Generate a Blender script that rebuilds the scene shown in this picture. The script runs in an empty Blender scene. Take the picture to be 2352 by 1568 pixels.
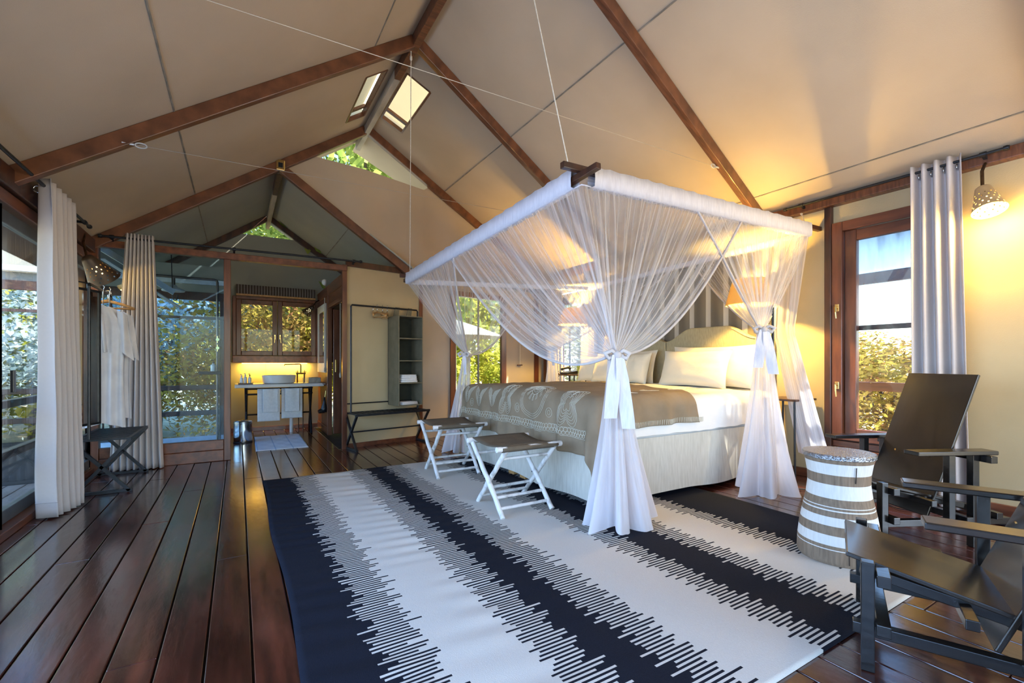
import bpy, bmesh, math, random
from mathutils import Vector, Matrix, noise
random.seed(7)
SC = bpy.context.scene
COL = SC.collection
PI = math.pi

# ------------------------------------------------------------------ camera
cam_d = bpy.data.cameras.new('camera')
cam = bpy.data.objects.new('camera', cam_d)
COL.objects.link(cam)
cam_d.sensor_width = 36.0
cam_d.lens = 1050.0 / 2352.0 * 36.0
cam_d.shift_y = (833.0 - 784.0) / 2352.0
cam_d.clip_start = 0.02
cam_d.clip_end = 300
cam.location = (0, 0, 1.15)
cam.rotation_euler = (PI / 2, 0, -math.atan((1176.0 - 547.0) / 1050.0))
SC.camera = cam

# ------------------------------------------------------------------ world / sun / large lights / exposure
SC.view_settings.view_transform = 'Standard'
SC.view_settings.look = 'None'
SC.view_settings.gamma = 1.0
SC.view_settings.use_curve_mapping = False
SC.view_settings.exposure = 0.70
try:
    SC.cycles.use_denoising = True
    SC.cycles.max_bounces = 9
    SC.cycles.diffuse_bounces = 5
    SC.cycles.transparent_max_bounces = 24
    SC.cycles.sample_clamp_indirect = 6.0
    SC.cycles.caustics_reflective = False
    SC.cycles.caustics_refractive = False
except Exception:
    pass
W = bpy.data.worlds.new('sky')
SC.world = W
W.use_nodes = True
wn = W.node_tree
bg = wn.nodes['Background']
sky = wn.nodes.new('ShaderNodeTexSky')
sky.sky_type = 'NISHITA'
sky.sun_disc = False
sky.sun_elevation = math.radians(42)
sky.sun_rotation = math.radians(130)
sky.air_density = 1.4
sky.dust_density = 0.4
sky.ozone_density = 1.5
tint = wn.nodes.new('ShaderNodeMix')            # camera balanced for lamp light: daylight reads blue
tint.data_type = 'RGBA'
tint.blend_type = 'MULTIPLY'
tint.inputs['Factor'].default_value = 1.0
tint.inputs['B'].default_value = (0.78, 0.92, 1.12, 1)
wn.links.new(sky.outputs[0], tint.inputs['A'])
wn.links.new(tint.outputs['Result'], bg.inputs[0])
bg.inputs[1].default_value = 0.42


def light(name, kind, loc, energy, color, rot=(0, 0, 0), size=None, sizey=None, radius=None, parent=None):
    d = bpy.data.lights.new(name, kind)
    d.energy = energy
    d.color = color
    if size:
        d.size = size
        if sizey:
            d.shape = 'RECTANGLE'
            d.size_y = sizey
    if radius is not None:
        d.shadow_soft_size = radius
    o = bpy.data.objects.new(name, d)
    COL.objects.link(o)
    if parent is not None:
        o.parent = parent
        o.matrix_parent_inverse = Matrix.Translation(parent.location).inverted()
    o.location = loc
    o.rotation_euler = rot
    return o


sun = light('sun', 'SUN', (12, -8, 9), 13.0, (1.0, 0.92, 0.76))
sun.rotation_euler = Vector((-0.58, 0.46, -0.67)).to_track_quat('-Z', 'Y').to_euler()
sun.data.angle = math.radians(1.0)
FILL_BLUE = (0.42, 0.63, 1.0)
# added area lights boosting daylight at the front and the glazed left side
light('fill_front', 'AREA', (3.85, -1.95, 1.35), 60, (0.90, 0.94, 1.0), rot=(PI / 2, 0, 0), size=2.1, sizey=2.0)
light('fill_left', 'AREA', (-1.7, 1.2, 1.25), 190, FILL_BLUE, rot=(PI / 2, 0, -PI / 2), size=5.0, sizey=2.1)
WARM = (1.0, 0.62, 0.13)
E_BED, E_SCONCE, E_STRIP = 430.0, 34.0, 11.0

# ------------------------------------------------------------------ materials
MATS = {}


def nodes_of(m):
    m.use_nodes = True
    return m.node_tree, m.node_tree.nodes['Principled BSDF']


def coords(nt, scale, kind='Object'):
    tc = nt.nodes.new('ShaderNodeTexCoord')
    mp = nt.nodes.new('ShaderNodeMapping')
    mp.inputs['Scale'].default_value = scale if not isinstance(scale, (int, float)) else (scale,) * 3
    nt.links.new(tc.outputs[kind], mp.inputs['Vector'])
    return mp.outputs['Vector']


def mat(name, c1, c2=None, rough=0.6, metal=0.0, scale=8.0, detail=4.0, bump=0.0, bump_scale=None, coat=0.0,
        spec=0.5, sheen=0.0, lo=0.35, hi=0.65, rvar=0.0):
    if name in MATS:
        return MATS[name]
    m = bpy.data.materials.new(name)
    nt, p = nodes_of(m)
    p.inputs['Roughness'].default_value = rough
    p.inputs['Metallic'].default_value = metal
    p.inputs['Specular IOR Level'].default_value = spec
    if coat:
        p.inputs['Coat Weight'].default_value = coat
        p.inputs['Coat Roughness'].default_value = 0.12
    if sheen:
        p.inputs['Sheen Weight'].default_value = sheen
    vec = coords(nt, scale)
    nz = nt.nodes.new('ShaderNodeTexNoise')
    nz.inputs['Scale'].default_value = 1.0
    nz.inputs['Detail'].default_value = detail
    nt.links.new(vec, nz.inputs['Vector'])
    rp = nt.nodes.new('ShaderNodeValToRGB')
    rp.color_ramp.elements[0].position = lo
    rp.color_ramp.elements[1].position = hi
    rp.color_ramp.elements[0].color = (*c1, 1)
    rp.color_ramp.elements[1].color = (*(c2 or c1), 1)
    nt.links.new(nz.outputs['Fac'], rp.inputs['Fac'])
    nt.links.new(rp.outputs['Color'], p.inputs['Base Color'])
    if rvar:
        mr = nt.nodes.new('ShaderNodeMapRange')
        mr.inputs['To Min'].default_value = max(0.02, rough - rvar)
        mr.inputs['To Max'].default_value = rough + rvar
        nt.links.new(nz.outputs['Fac'], mr.inputs['Value'])
        nt.links.new(mr.outputs['Result'], p.inputs['Roughness'])
    if bump:
        b = nt.nodes.new('ShaderNodeBump')
        b.inputs['Strength'].default_value = bump
        b.inputs['Distance'].default_value = 0.01
        if bump_scale is not None:
            n2 = nt.nodes.new('ShaderNodeTexNoise')
            n2.inputs['Scale'].default_value = 1.0
            n2.inputs['Detail'].default_value = 3
            nt.links.new(coords(nt, bump_scale), n2.inputs['Vector'])
            nt.links.new(n2.outputs['Fac'], b.inputs['Height'])
        else:
            nt.links.new(nz.outputs['Fac'], b.inputs['Height'])
        nt.links.new(b.outputs['Normal'], p.inputs['Normal'])
    MATS[name] = m
    return m


def emit(name, color, strength):
    if name in MATS:
        return MATS[name]
    m = bpy.data.materials.new(name)
    nt, p = nodes_of(m)
    p.inputs['Base Color'].default_value = (*color, 1)
    p.inputs['Emission Color'].default_value = (*color, 1)
    p.inputs['Emission Strength'].default_value = strength
    MATS[name] = m
    return m


def glass_mat(name, tint=(1, 1, 1), refl=0.45):
    m = bpy.data.materials.new(name)
    m.use_nodes = True
    nt = m.node_tree
    nt.nodes.clear()
    out = nt.nodes.new('ShaderNodeOutputMaterial')
    mix = nt.nodes.new('ShaderNodeMixShader')
    tr = nt.nodes.new('ShaderNodeBsdfTransparent')
    gl = nt.nodes.new('ShaderNodeBsdfGlossy')
    fr = nt.nodes.new('ShaderNodeFresnel')
    ml = nt.nodes.new('ShaderNodeMath')
    ml.operation = 'MULTIPLY'
    ml.inputs[1].default_value = refl
    tr.inputs[0].default_value = (*tint, 1)
    gl.inputs['Roughness'].default_value = 0.02
    fr.inputs[0].default_value = 1.45
    nt.links.new(fr.outputs[0], ml.inputs[0])
    nt.links.new(ml.outputs[0], mix.inputs[0])
    nt.links.new(tr.outputs[0], mix.inputs[1])
    nt.links.new(gl.outputs[0], mix.inputs[2])
    nt.links.new(mix.outputs[0], out.inputs[0])
    return m


def sheer_mat(name, color, a0, a1, stripes=70.0, transl=0.45):
    """gauze: threads cover a share of the surface, more where the cloth is gathered (UV v) and in its folds (UV u)"""
    m = bpy.data.materials.new(name)
    m.use_nodes = True
    nt = m.node_tree
    nt.nodes.clear()
    out = nt.nodes.new('ShaderNodeOutputMaterial')
    mix = nt.nodes.new('ShaderNodeMixShader')
    mx2 = nt.nodes.new('ShaderNodeMixShader')
    tr = nt.nodes.new('ShaderNodeBsdfTransparent')
    df = nt.nodes.new('ShaderNodeBsdfDiffuse')
    tl = nt.nodes.new('ShaderNodeBsdfTranslucent')
    df.inputs[0].default_value = (*color, 1)
    tl.inputs[0].default_value = (*color, 1)
    mx2.inputs[0].default_value = transl
    uv = nt.nodes.new('ShaderNodeTexCoord')
    sp = nt.nodes.new('ShaderNodeSeparateXYZ')
    nt.links.new(uv.outputs['UV'], sp.inputs[0])
    cb = nt.nodes.new('ShaderNodeCombineXYZ')
    mu = nt.nodes.new('ShaderNodeMath')
    mu.operation = 'MULTIPLY'
    mu.inputs[1].default_value = stripes
    nt.links.new(sp.outputs['X'], mu.inputs[0])
    nt.links.new(mu.outputs[0], cb.inputs['X'])
    mv = nt.nodes.new('ShaderNodeMath')
    mv.operation = 'MULTIPLY'
    mv.inputs[1].default_value = 1.3
    nt.links.new(sp.outputs['Y'], mv.inputs[0])
    nt.links.new(mv.outputs[0], cb.inputs['Y'])
    nz = nt.nodes.new('ShaderNodeTexNoise')
    nz.inputs['Scale'].default_value = 1.0
    nz.inputs['Detail'].default_value = 3.0
    nt.links.new(cb.outputs[0], nz.inputs['Vector'])
    mr = nt.nodes.new('ShaderNodeMapRange')
    mr.inputs['From Min'].default_value = 0.40
    mr.inputs['From Max'].default_value = 0.66
    mr.inputs['To Min'].default_value = a0
    mr.inputs['To Max'].default_value = a1
    nt.links.new(nz.outputs['Fac'], mr.inputs['Value'])
    pw = nt.nodes.new('ShaderNodeMath')
    pw.operation = 'POWER'
    pw.inputs[1].default_value = 2.2
    nt.links.new(sp.outputs['Y'], pw.inputs[0])
    ad = nt.nodes.new('ShaderNodeMath')
    ad.operation = 'MULTIPLY_ADD'
    ad.inputs[1].default_value = 0.45
    ad.use_clamp = True
    nt.links.new(pw.outputs[0], ad.inputs[0])
    nt.links.new(mr.outputs[0], ad.inputs[2])
    nt.links.new(ad.outputs[0], mix.inputs[0])
    nt.links.new(df.outputs[0], mx2.inputs[1])
    nt.links.new(tl.outputs[0], mx2.inputs[2])
    nt.links.new(tr.outputs[0], mix.inputs[1])
    nt.links.new(mx2.outputs[0], mix.inputs[2])
    nt.links.new(mix.outputs[0], out.inputs[0])
    return m


def transl_mat(name, color, fac=0.5, bump=0.0):
    m = bpy.data.materials.new(name)
    m.use_nodes = True
    nt = m.node_tree
    nt.nodes.clear()
    out = nt.nodes.new('ShaderNodeOutputMaterial')
    mix = nt.nodes.new('ShaderNodeMixShader')
    df = nt.nodes.new('ShaderNodeBsdfDiffuse')
    tl = nt.nodes.new('ShaderNodeBsdfTranslucent')
    rp = nt.nodes.new('ShaderNodeValToRGB')
    nz = nt.nodes.new('ShaderNodeTexNoise')
    nz.inputs['Scale'].default_value = 1.0
    nz.inputs['Detail'].default_value = 5
    nt.links.new(coords(nt, 60), nz.inputs['Vector'])
    nt.links.new(nz.outputs['Fac'], rp.inputs[0])
    rp.color_ramp.elements[0].color = (*[c * 0.93 for c in color], 1)
    rp.color_ramp.elements[1].color = (*color, 1)
    nt.links.new(rp.outputs[0], df.inputs[0])
    nt.links.new(rp.outputs[0], tl.inputs[0])
    mix.inputs[0].default_value = fac
    nt.links.new(df.outputs[0], mix.inputs[1])
    nt.links.new(tl.outputs[0], mix.inputs[2])
    nt.links.new(mix.outputs[0], out.inputs[0])
    return m


M_canvas = mat('canvas_tan', (0.47, 0.375, 0.275), (0.53, 0.425, 0.315), rough=0.9, scale=1.3, bump=0.12, bump_scale=160)
M_canvas_wall = mat('canvas_wall', (0.47, 0.38, 0.225), (0.52, 0.42, 0.255), rough=0.9, scale=2.0, bump=0.15, bump_scale=170)
M_canvas_grey = mat('canvas_greygreen', (0.33, 0.33, 0.29), (0.37, 0.37, 0.325), rough=0.92, scale=1.5, bump=0.12, bump_scale=160)
M_canvas_mauve = mat('canvas_mauve', (0.42, 0.36, 0.30), (0.46, 0.395, 0.33), rough=0.9, scale=2, bump=0.12, bump_scale=160)
M_seam = mat('seam', (0.16, 0.145, 0.12), (0.30, 0.26, 0.21), rough=0.9, scale=(40, 9, 40))
M_rafter = mat('rafter_wood', (0.085, 0.030, 0.014), (0.19, 0.070, 0.030), rough=0.42, scale=(6, 40, 6), detail=8, bump=0.15, coat=0.2)
M_wood = mat('red_wood', (0.085, 0.025, 0.012), (0.19, 0.060, 0.026), rough=0.38, scale=(14, 14, 2.2), detail=6, bump=0.08, coat=0.25)
M_woodh = mat('red_wood_flat', (0.090, 0.027, 0.013), (0.20, 0.065, 0.028), rough=0.38, scale=(14, 2.2, 14), detail=6, bump=0.08, coat=0.25)
M_wooddk = mat('dark_wood', (0.035, 0.015, 0.010), (0.085, 0.030, 0.016), rough=0.4, scale=(14, 14, 3), detail=6, coat=0.2)
M_white_raw = mat('weathered_ridge', (0.34, 0.29, 0.23), (0.52, 0.46, 0.38), rough=0.7, scale=(8, 2, 8), detail=6)
M_black = mat('black_metal', (0.012, 0.014, 0.018), (0.022, 0.024, 0.03), rough=0.38, metal=0.4, scale=20)
M_black_lacq = mat('black_lacquer', (0.005, 0.0045, 0.0045), (0.013, 0.011, 0.010), rough=0.22, scale=(5, 40, 40), detail=5, coat=0.15, bump=0.05)
M_panel_lacq = mat('dark_brown_lacquer', (0.012, 0.0085, 0.0065), (0.022, 0.016, 0.012), rough=0.25, scale=(6, 30, 6), detail=5, coat=0.15, bump=0.04)
M_alu = mat('grey_aluminium', (0.16, 0.18, 0.20), (0.21, 0.23, 0.25), rough=0.35, metal=0.7, scale=6)
M_steel = mat('steel', (0.55, 0.56, 0.57), (0.65, 0.65, 0.66), rough=0.14, metal=1.0, scale=5)
M_galv = mat('galvanised', (0.55, 0.60, 0.66), (0.68, 0.72, 0.78), rough=0.45, metal=0.5, scale=12)
M_brass = mat('brass', (0.70, 0.48, 0.18), (0.80, 0.58, 0.26), rough=0.22, metal=1.0, scale=10)
M_bronze = mat('bronze', (0.07, 0.045, 0.025), (0.14, 0.09, 0.05), rough=0.3, metal=0.9, scale=20)
M_white = mat('white_cotton', (0.80, 0.79, 0.78), (0.86, 0.85, 0.83), rough=0.9, scale=5, bump=0.1, bump_scale=240)
M_towel = mat('white_towel', (0.80, 0.81, 0.84), (0.88, 0.88, 0.90), rough=0.95, scale=30, bump=0.5, bump_scale=220, sheen=0.3)
M_sheet = mat('white_sheet', (0.80, 0.79, 0.78), (0.86, 0.85, 0.84), rough=0.85, scale=3, bump=0.35, bump_scale=(7, 7, 14))
M_pillow = mat('cream_pillow', (0.80, 0.74, 0.60), (0.86, 0.80, 0.67), rough=0.85, scale=3, bump=0.5, bump_scale=9)
M_skirt = mat('linen_skirt', (0.55, 0.525, 0.46), (0.63, 0.605, 0.54), rough=0.9, scale=(55, 55, 8), bump=0.35, bump_scale=(4, 4, 4))
M_headb = mat('headboard_linen', (0.36, 0.315, 0.195), (0.45, 0.395, 0.25), rough=0.9, scale=(40, 90, 14), detail=5, bump=0.25, bump_scale=150)
M_throw = mat('throw_cotton', (0.225, 0.165, 0.105), (0.275, 0.205, 0.135), rough=0.9, scale=6, bump=0.3, bump_scale=(9, 9, 9))
M_embroid = mat('embroidery', (0.60, 0.57, 0.47), (0.68, 0.65, 0.55), rough=0.85, scale=60)
M_olive = mat('olive_canvas', (0.16, 0.145, 0.095), (0.20, 0.18, 0.12), rough=0.9, scale=10, bump=0.15, bump_scale=140)
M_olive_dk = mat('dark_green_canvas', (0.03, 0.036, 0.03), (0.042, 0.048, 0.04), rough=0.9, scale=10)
M_stoolseat = mat('brown_canvas_seat', (0.105, 0.080, 0.052), (0.135, 0.102, 0.068), rough=0.8, scale=12, bump=0.15, bump_scale=140)
M_pole = mat('whitewashed_pole', (0.42, 0.40, 0.38), (0.76, 0.75, 0.74), rough=0.65, scale=(14, 14, 9), detail=6, bump=0.25, lo=0.3, hi=0.5)
M_stone = mat('white_stone', (0.70, 0.69, 0.67), (0.78, 0.77, 0.75), rough=0.4, scale=6)
M_ceramic = mat('ceramic', (0.80, 0.80, 0.80), (0.84, 0.84, 0.84), rough=0.18, scale=3, coat=0.3)
M_hanger = mat('hanger_wood', (0.45, 0.24, 0.085), (0.60, 0.34, 0.13), rough=0.4, scale=(30, 30, 6), coat=0.3)
M_rope = mat('rope', (0.62, 0.56, 0.46), (0.75, 0.70, 0.60), rough=0.8, scale=60)
M_wire = mat('wire', (0.40, 0.37, 0.33), (0.5, 0.47, 0.42), rough=0.4, metal=0.6, scale=10)
M_copper = mat('copper_pipe', (0.12, 0.10, 0.09), (0.2, 0.16, 0.14), rough=0.35, metal=0.8, scale=10)
M_plastic = mat('black_plastic', (0.012, 0.012, 0.014), (0.02, 0.02, 0.024), rough=0.3, scale=8)
M_curtain = transl_mat('curtain_cotton', (0.72, 0.68, 0.69), 0.22)
M_robe = mat('robe_cotton', (0.66, 0.67, 0.74), (0.75, 0.76, 0.82), rough=0.9, scale=9, bump=0.2, bump_scale=14)
M_shade = transl_mat('lamp_shade', (0.90, 0.70, 0.30), 0.55)
M_vent = transl_mat('vent_canvas', (0.62, 0.56, 0.42), 0.6)
M_net = sheer_mat('mosquito_net', (0.84, 0.83, 0.87), 0.12, 0.52)
M_net_top = sheer_mat('net_top', (0.84, 0.82, 0.84), 0.42, 0.50, 8)
M_net_low = sheer_mat('net_low', (0.82, 0.81, 0.86), 0.42, 0.85, 26)
M_hem = mat('net_hem', (0.60, 0.60, 0.69), (0.68, 0.68, 0.77), rough=0.9, scale=(60, 60, 10), bump=0.3)
M_hem_dk = mat('net_edge_band', (0.50, 0.46, 0.46), (0.58, 0.54, 0.54), rough=0.9, scale=20)
M_glass = glass_mat('window_glass', (0.94, 0.97, 1.0))
M_glass_b = glass_mat('shower_glass', (0.72, 0.87, 1.0))  # blue tint puts the cool outdoor light into the pane colour
M_mirror = mat('mirror_silver', (0.86, 0.86, 0.84), rough=0.02, metal=1.0)
M_cone = mat('dark_cone', (0.055, 0.035, 0.022), (0.085, 0.055, 0.035), rough=0.45, metal=0.4, scale=10)
M_cone_lt = mat('tan_cone', (0.42, 0.30, 0.16), (0.52, 0.38, 0.20), rough=0.45, metal=0.2, scale=10)
M_bulb = emit('bulb_glow', (1.0, 0.66, 0.20), 8.0)
M_strip = emit('led_strip', (1.0, 0.60, 0.12), 4.0)
M_screen = sheer_mat('insect_screen', (0.22, 0.30, 0.38), 0.38, 0.52, 5, 0.2)
M_amber = mat('amber_bottle', (0.75, 0.72, 0.62), (0.82, 0.80, 0.72), rough=0.2, scale=6)
M_paper = mat('paper', (0.78, 0.78, 0.80), (0.84, 0.84, 0.85), rough=0.8, scale=6)
M_ground = mat('dry_ground', (0.34, 0.27, 0.15), (0.52, 0.44, 0.27), rough=0.95, scale=0.7, detail=8)
M_deck = mat('deck_plank', (0.30, 0.22, 0.17), (0.42, 0.33, 0.27), rough=0.5, scale=(20, 3, 20), detail=6)
M_bark = mat('bark', (0.10, 0.075, 0.055), (0.18, 0.14, 0.11), rough=0.95, scale=12, bump=0.4)
M_rock = mat('grey_box', (0.30, 0.27, 0.22), (0.42, 0.38, 0.32), rough=0.7, scale=22)


def striped(name, ca, cb, period, duty, axis='Y', rough=0.9):
    m = bpy.data.materials.new(name)
    nt, p = nodes_of(m)
    p.inputs['Roughness'].default_value = rough
    tc = nt.nodes.new('ShaderNodeTexCoord')
    sp = nt.nodes.new('ShaderNodeSeparateXYZ')
    nt.links.new(tc.outputs['Object'], sp.inputs[0])
    a = nt.nodes.new('ShaderNodeMath')
    a.operation = 'DIVIDE'
    a.inputs[1].default_value = period
    nt.links.new(sp.outputs[axis], a.inputs[0])
    b = nt.nodes.new('ShaderNodeMath')
    b.operation = 'FRACT'
    nt.links.new(a.outputs[0], b.inputs[0])
    c = nt.nodes.new('ShaderNodeMath')
    c.operation = 'LESS_THAN'
    c.inputs[1].default_value = duty
    nt.links.new(b.outputs[0], c.inputs[0])
    mx = nt.nodes.new('ShaderNodeMix')
    mx.data_type = 'RGBA'
    nt.links.new(c.outputs[0], mx.inputs['Factor'])
    mx.inputs['A'].default_value = (*ca, 1)
    mx.inputs['B'].default_value = (*cb, 1)
    nt.links.new(mx.outputs['Result'], p.inputs['Base Color'])
    return m


M_blind = striped('blind_stripes', (0.085, 0.062, 0.052), (0.38, 0.34, 0.32), 0.042, 0.22, 'X')
M_drape = striped('headboard_stripes', (0.19, 0.165, 0.125), (0.52, 0.48, 0.40), 0.235, 0.24, 'Y')
M_mat = striped('bath_mat', (0.74, 0.80, 0.88), (0.46, 0.58, 0.74), 0.21, 0.07, 'X')


def rug_material():
    """woven stripes: every weft row ends at its own place, odd and even rows interlock"""
    m = bpy.data.materials.new('rug_weave')
    nt, p = nodes_of(m)
    p.inputs['Roughness'].default_value = 0.95
    p.inputs['Specular IOR Level'].default_value = 0.15
    N = nt.nodes
    L = nt.links.new
    tc = N.new('ShaderNodeTexCoord')
    sp = N.new('ShaderNodeSeparateXYZ')
    L(tc.outputs['Object'], sp.inputs[0])

    def math_(op, a, b=None, c=None):
        n = N.new('ShaderNodeMath')
        n.operation = op
        for i, v in enumerate((a, b, c)):
            if v is None:
                continue
            if isinstance(v, (int, float)):
                n.inputs[i].default_value = v
            else:
                L(v, n.inputs[i])
        return n.outputs[0]
    row = math_('FLOOR', math_('DIVIDE', sp.outputs['Y'], 0.0112))
    par = math_('SUBTRACT', math_('MULTIPLY', math_('FLOORED_MODULO', row, 2.0), 2.0), 1.0)   # -1 / +1
    wn_ = N.new('ShaderNodeTexWhiteNoise')
    wn_.noise_dimensions = '2D'
    cb = N.new('ShaderNodeCombineXYZ')
    L(row, cb.inputs[0])
    acc = None
    edges = [(0.56, .105, 1), (1.09, .10, -1), (1.47, .11, 1), (2.06, .085, -1), (2.48, .085, 1), (2.96, .085, -1)]
    cur = 0.0
    val = None
    for k, (x0, w, s) in enumerate(edges):
        wk = N.new('ShaderNodeTexWhiteNoise')
        wk.noise_dimensions = '2D'
        ck = N.new('ShaderNodeCombineXYZ')
        L(row, ck.inputs[0])
        ck.inputs[1].default_value = k * 3.7 + 1.3
        L(ck.outputs[0], wk.inputs['Vector'])
        # groups of rows make saw teeth
        tooth = math_('SUBTRACT', math_('FRACT', math_('MULTIPLY', row, 0.137 + 0.013 * k)), 0.5)
        off = math_('ADD', math_('MULTIPLY', par, w * 0.85),
                    math_('ADD', math_('MULTIPLY', tooth, w * 0.75), math_('MULTIPLY', math_('SUBTRACT', wk.outputs['Value'], 0.5), w * 0.5)))
        xx = math_('SUBTRACT', sp.outputs['X'], off)
        st = math_('GREATER_THAN', xx, x0)
        st = math_('MULTIPLY', st, float(s))
        val = st if val is None else math_('ADD', val, st)
    # val: 0 dark, 1 light
    nz = N.new('ShaderNodeTexNoise')
    nz.inputs['Scale'].default_value = 260
    nz.inputs['Detail'].default_value = 2
    L(tc.outputs['Object'], nz.inputs['Vector'])
    dk = N.new('ShaderNodeMix')
    dk.data_type = 'RGBA'
    dk.inputs['A'].default_value = (0.004, 0.005, 0.010, 1)
    dk.inputs['B'].default_value = (0.014, 0.017, 0.030, 1)
    L(nz.outputs['Fac'], dk.inputs['Factor'])
    lt = N.new('ShaderNodeMix')
    lt.data_type = 'RGBA'
    lt.inputs['A'].default_value = (0.54, 0.525, 0.49, 1)
    lt.inputs['B'].default_value = (0.65, 0.635, 0.60, 1)
    L(nz.outputs['Fac'], lt.inputs['Factor'])
    mx = N.new('ShaderNodeMix')
    mx.data_type = 'RGBA'
    L(val, mx.inputs['Factor'])
    L(dk.outputs['Result'], mx.inputs['A'])
    L(lt.outputs['Result'], mx.inputs['B'])
    L(mx.outputs['Result'], p.inputs['Base Color'])
    bp = N.new('ShaderNodeBump')
    bp.inputs['Strength'].default_value = 0.35
    bp.inputs['Distance'].default_value = 0.004
    L(nz.outputs['Fac'], bp.inputs['Height'])
    L(bp.outputs['Normal'], p.inputs['Normal'])
    return m


def plank_material():
    m = bpy.data.materials.new('floor_plank')
    nt, p = nodes_of(m)
    N = nt.nodes
    L = nt.links.new
    info = N.new('ShaderNodeObjectInfo')
    nz = N.new('ShaderNodeTexNoise')
    nz.inputs['Scale'].default_value = 1.0
    nz.inputs['Detail'].default_value = 7
    L(coords(nt, (26, 2.0, 26)), nz.inputs['Vector'])
    blot = N.new('ShaderNodeTexNoise')
    blot.inputs['Scale'].default_value = 1.0
    blot.inputs['Detail'].default_value = 5
    L(coords(nt, (4.5, 2.6, 4.5)), blot.inputs['Vector'])
    rp = N.new('ShaderNodeValToRGB')
    rp.color_ramp.elements[0].color = (0.032, 0.0090, 0.0065, 1)
    rp.color_ramp.elements[0].position = 0.30
    rp.color_ramp.elements[1].color = (0.115, 0.028, 0.016, 1)
    rp.color_ramp.elements[1].position = 0.72
    L(nz.outputs['Fac'], rp.inputs[0])
    hs = N.new('ShaderNodeHueSaturation')
    mr = N.new('ShaderNodeMapRange')
    mr.inputs['To Min'].default_value = 0.75
    mr.inputs['To Max'].default_value = 1.35
    L(info.outputs['Random'], mr.inputs['Value'])
    mb = N.new('ShaderNodeMapRange')
    mb.inputs['From Min'].default_value = 0.35
    mb.inputs['From Max'].default_value = 0.62
    mb.inputs['To Min'].default_value = 0.55
    mb.inputs['To Max'].default_value = 1.05
    L(blot.outputs['Fac'], mb.inputs['Value'])
    ml = N.new('ShaderNodeMath')
    ml.operation = 'MULTIPLY'
    L(mr.outputs[0], ml.inputs[0])
    L(mb.outputs[0], ml.inputs[1])
    L(ml.outputs[0], hs.inputs['Value'])
    L(rp.outputs[0], hs.inputs['Color'])
    L(hs.outputs[0], p.inputs['Base Color'])
    rr = N.new('ShaderNodeMapRange')
    rr.inputs['To Min'].default_value = 0.08
    rr.inputs['To Max'].default_value = 0.34
    L(blot.outputs['Fac'], rr.inputs['Value'])
    L(rr.outputs[0], p.inputs['Roughness'])
    p.inputs['Coat Weight'].default_value = 0.7
    p.inputs['Coat Roughness'].default_value = 0.14
    bp = N.new('ShaderNodeBump')
    bp.inputs['Strength'].default_value = 0.30
    bp.inputs['Distance'].default_value = 0.006
    n3 = N.new('ShaderNodeTexNoise')
    n3.inputs['Scale'].default_value = 1.0
    n3.inputs['Detail'].default_value = 6
    L(coords(nt, (30, 9, 30)), n3.inputs['Vector'])
    L(n3.outputs['Fac'], bp.inputs['Height'])
    L(bp.outputs['Normal'], p.inputs['Normal'])
    return m


M_rug = rug_material()
M_plank = plank_material()
M_subfloor = mat('sub_floor', (0.010, 0.006, 0.005), (0.03, 0.02, 0.016), rough=0.7, scale=10)

# ------------------------------------------------------------------ mesh helpers


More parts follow.
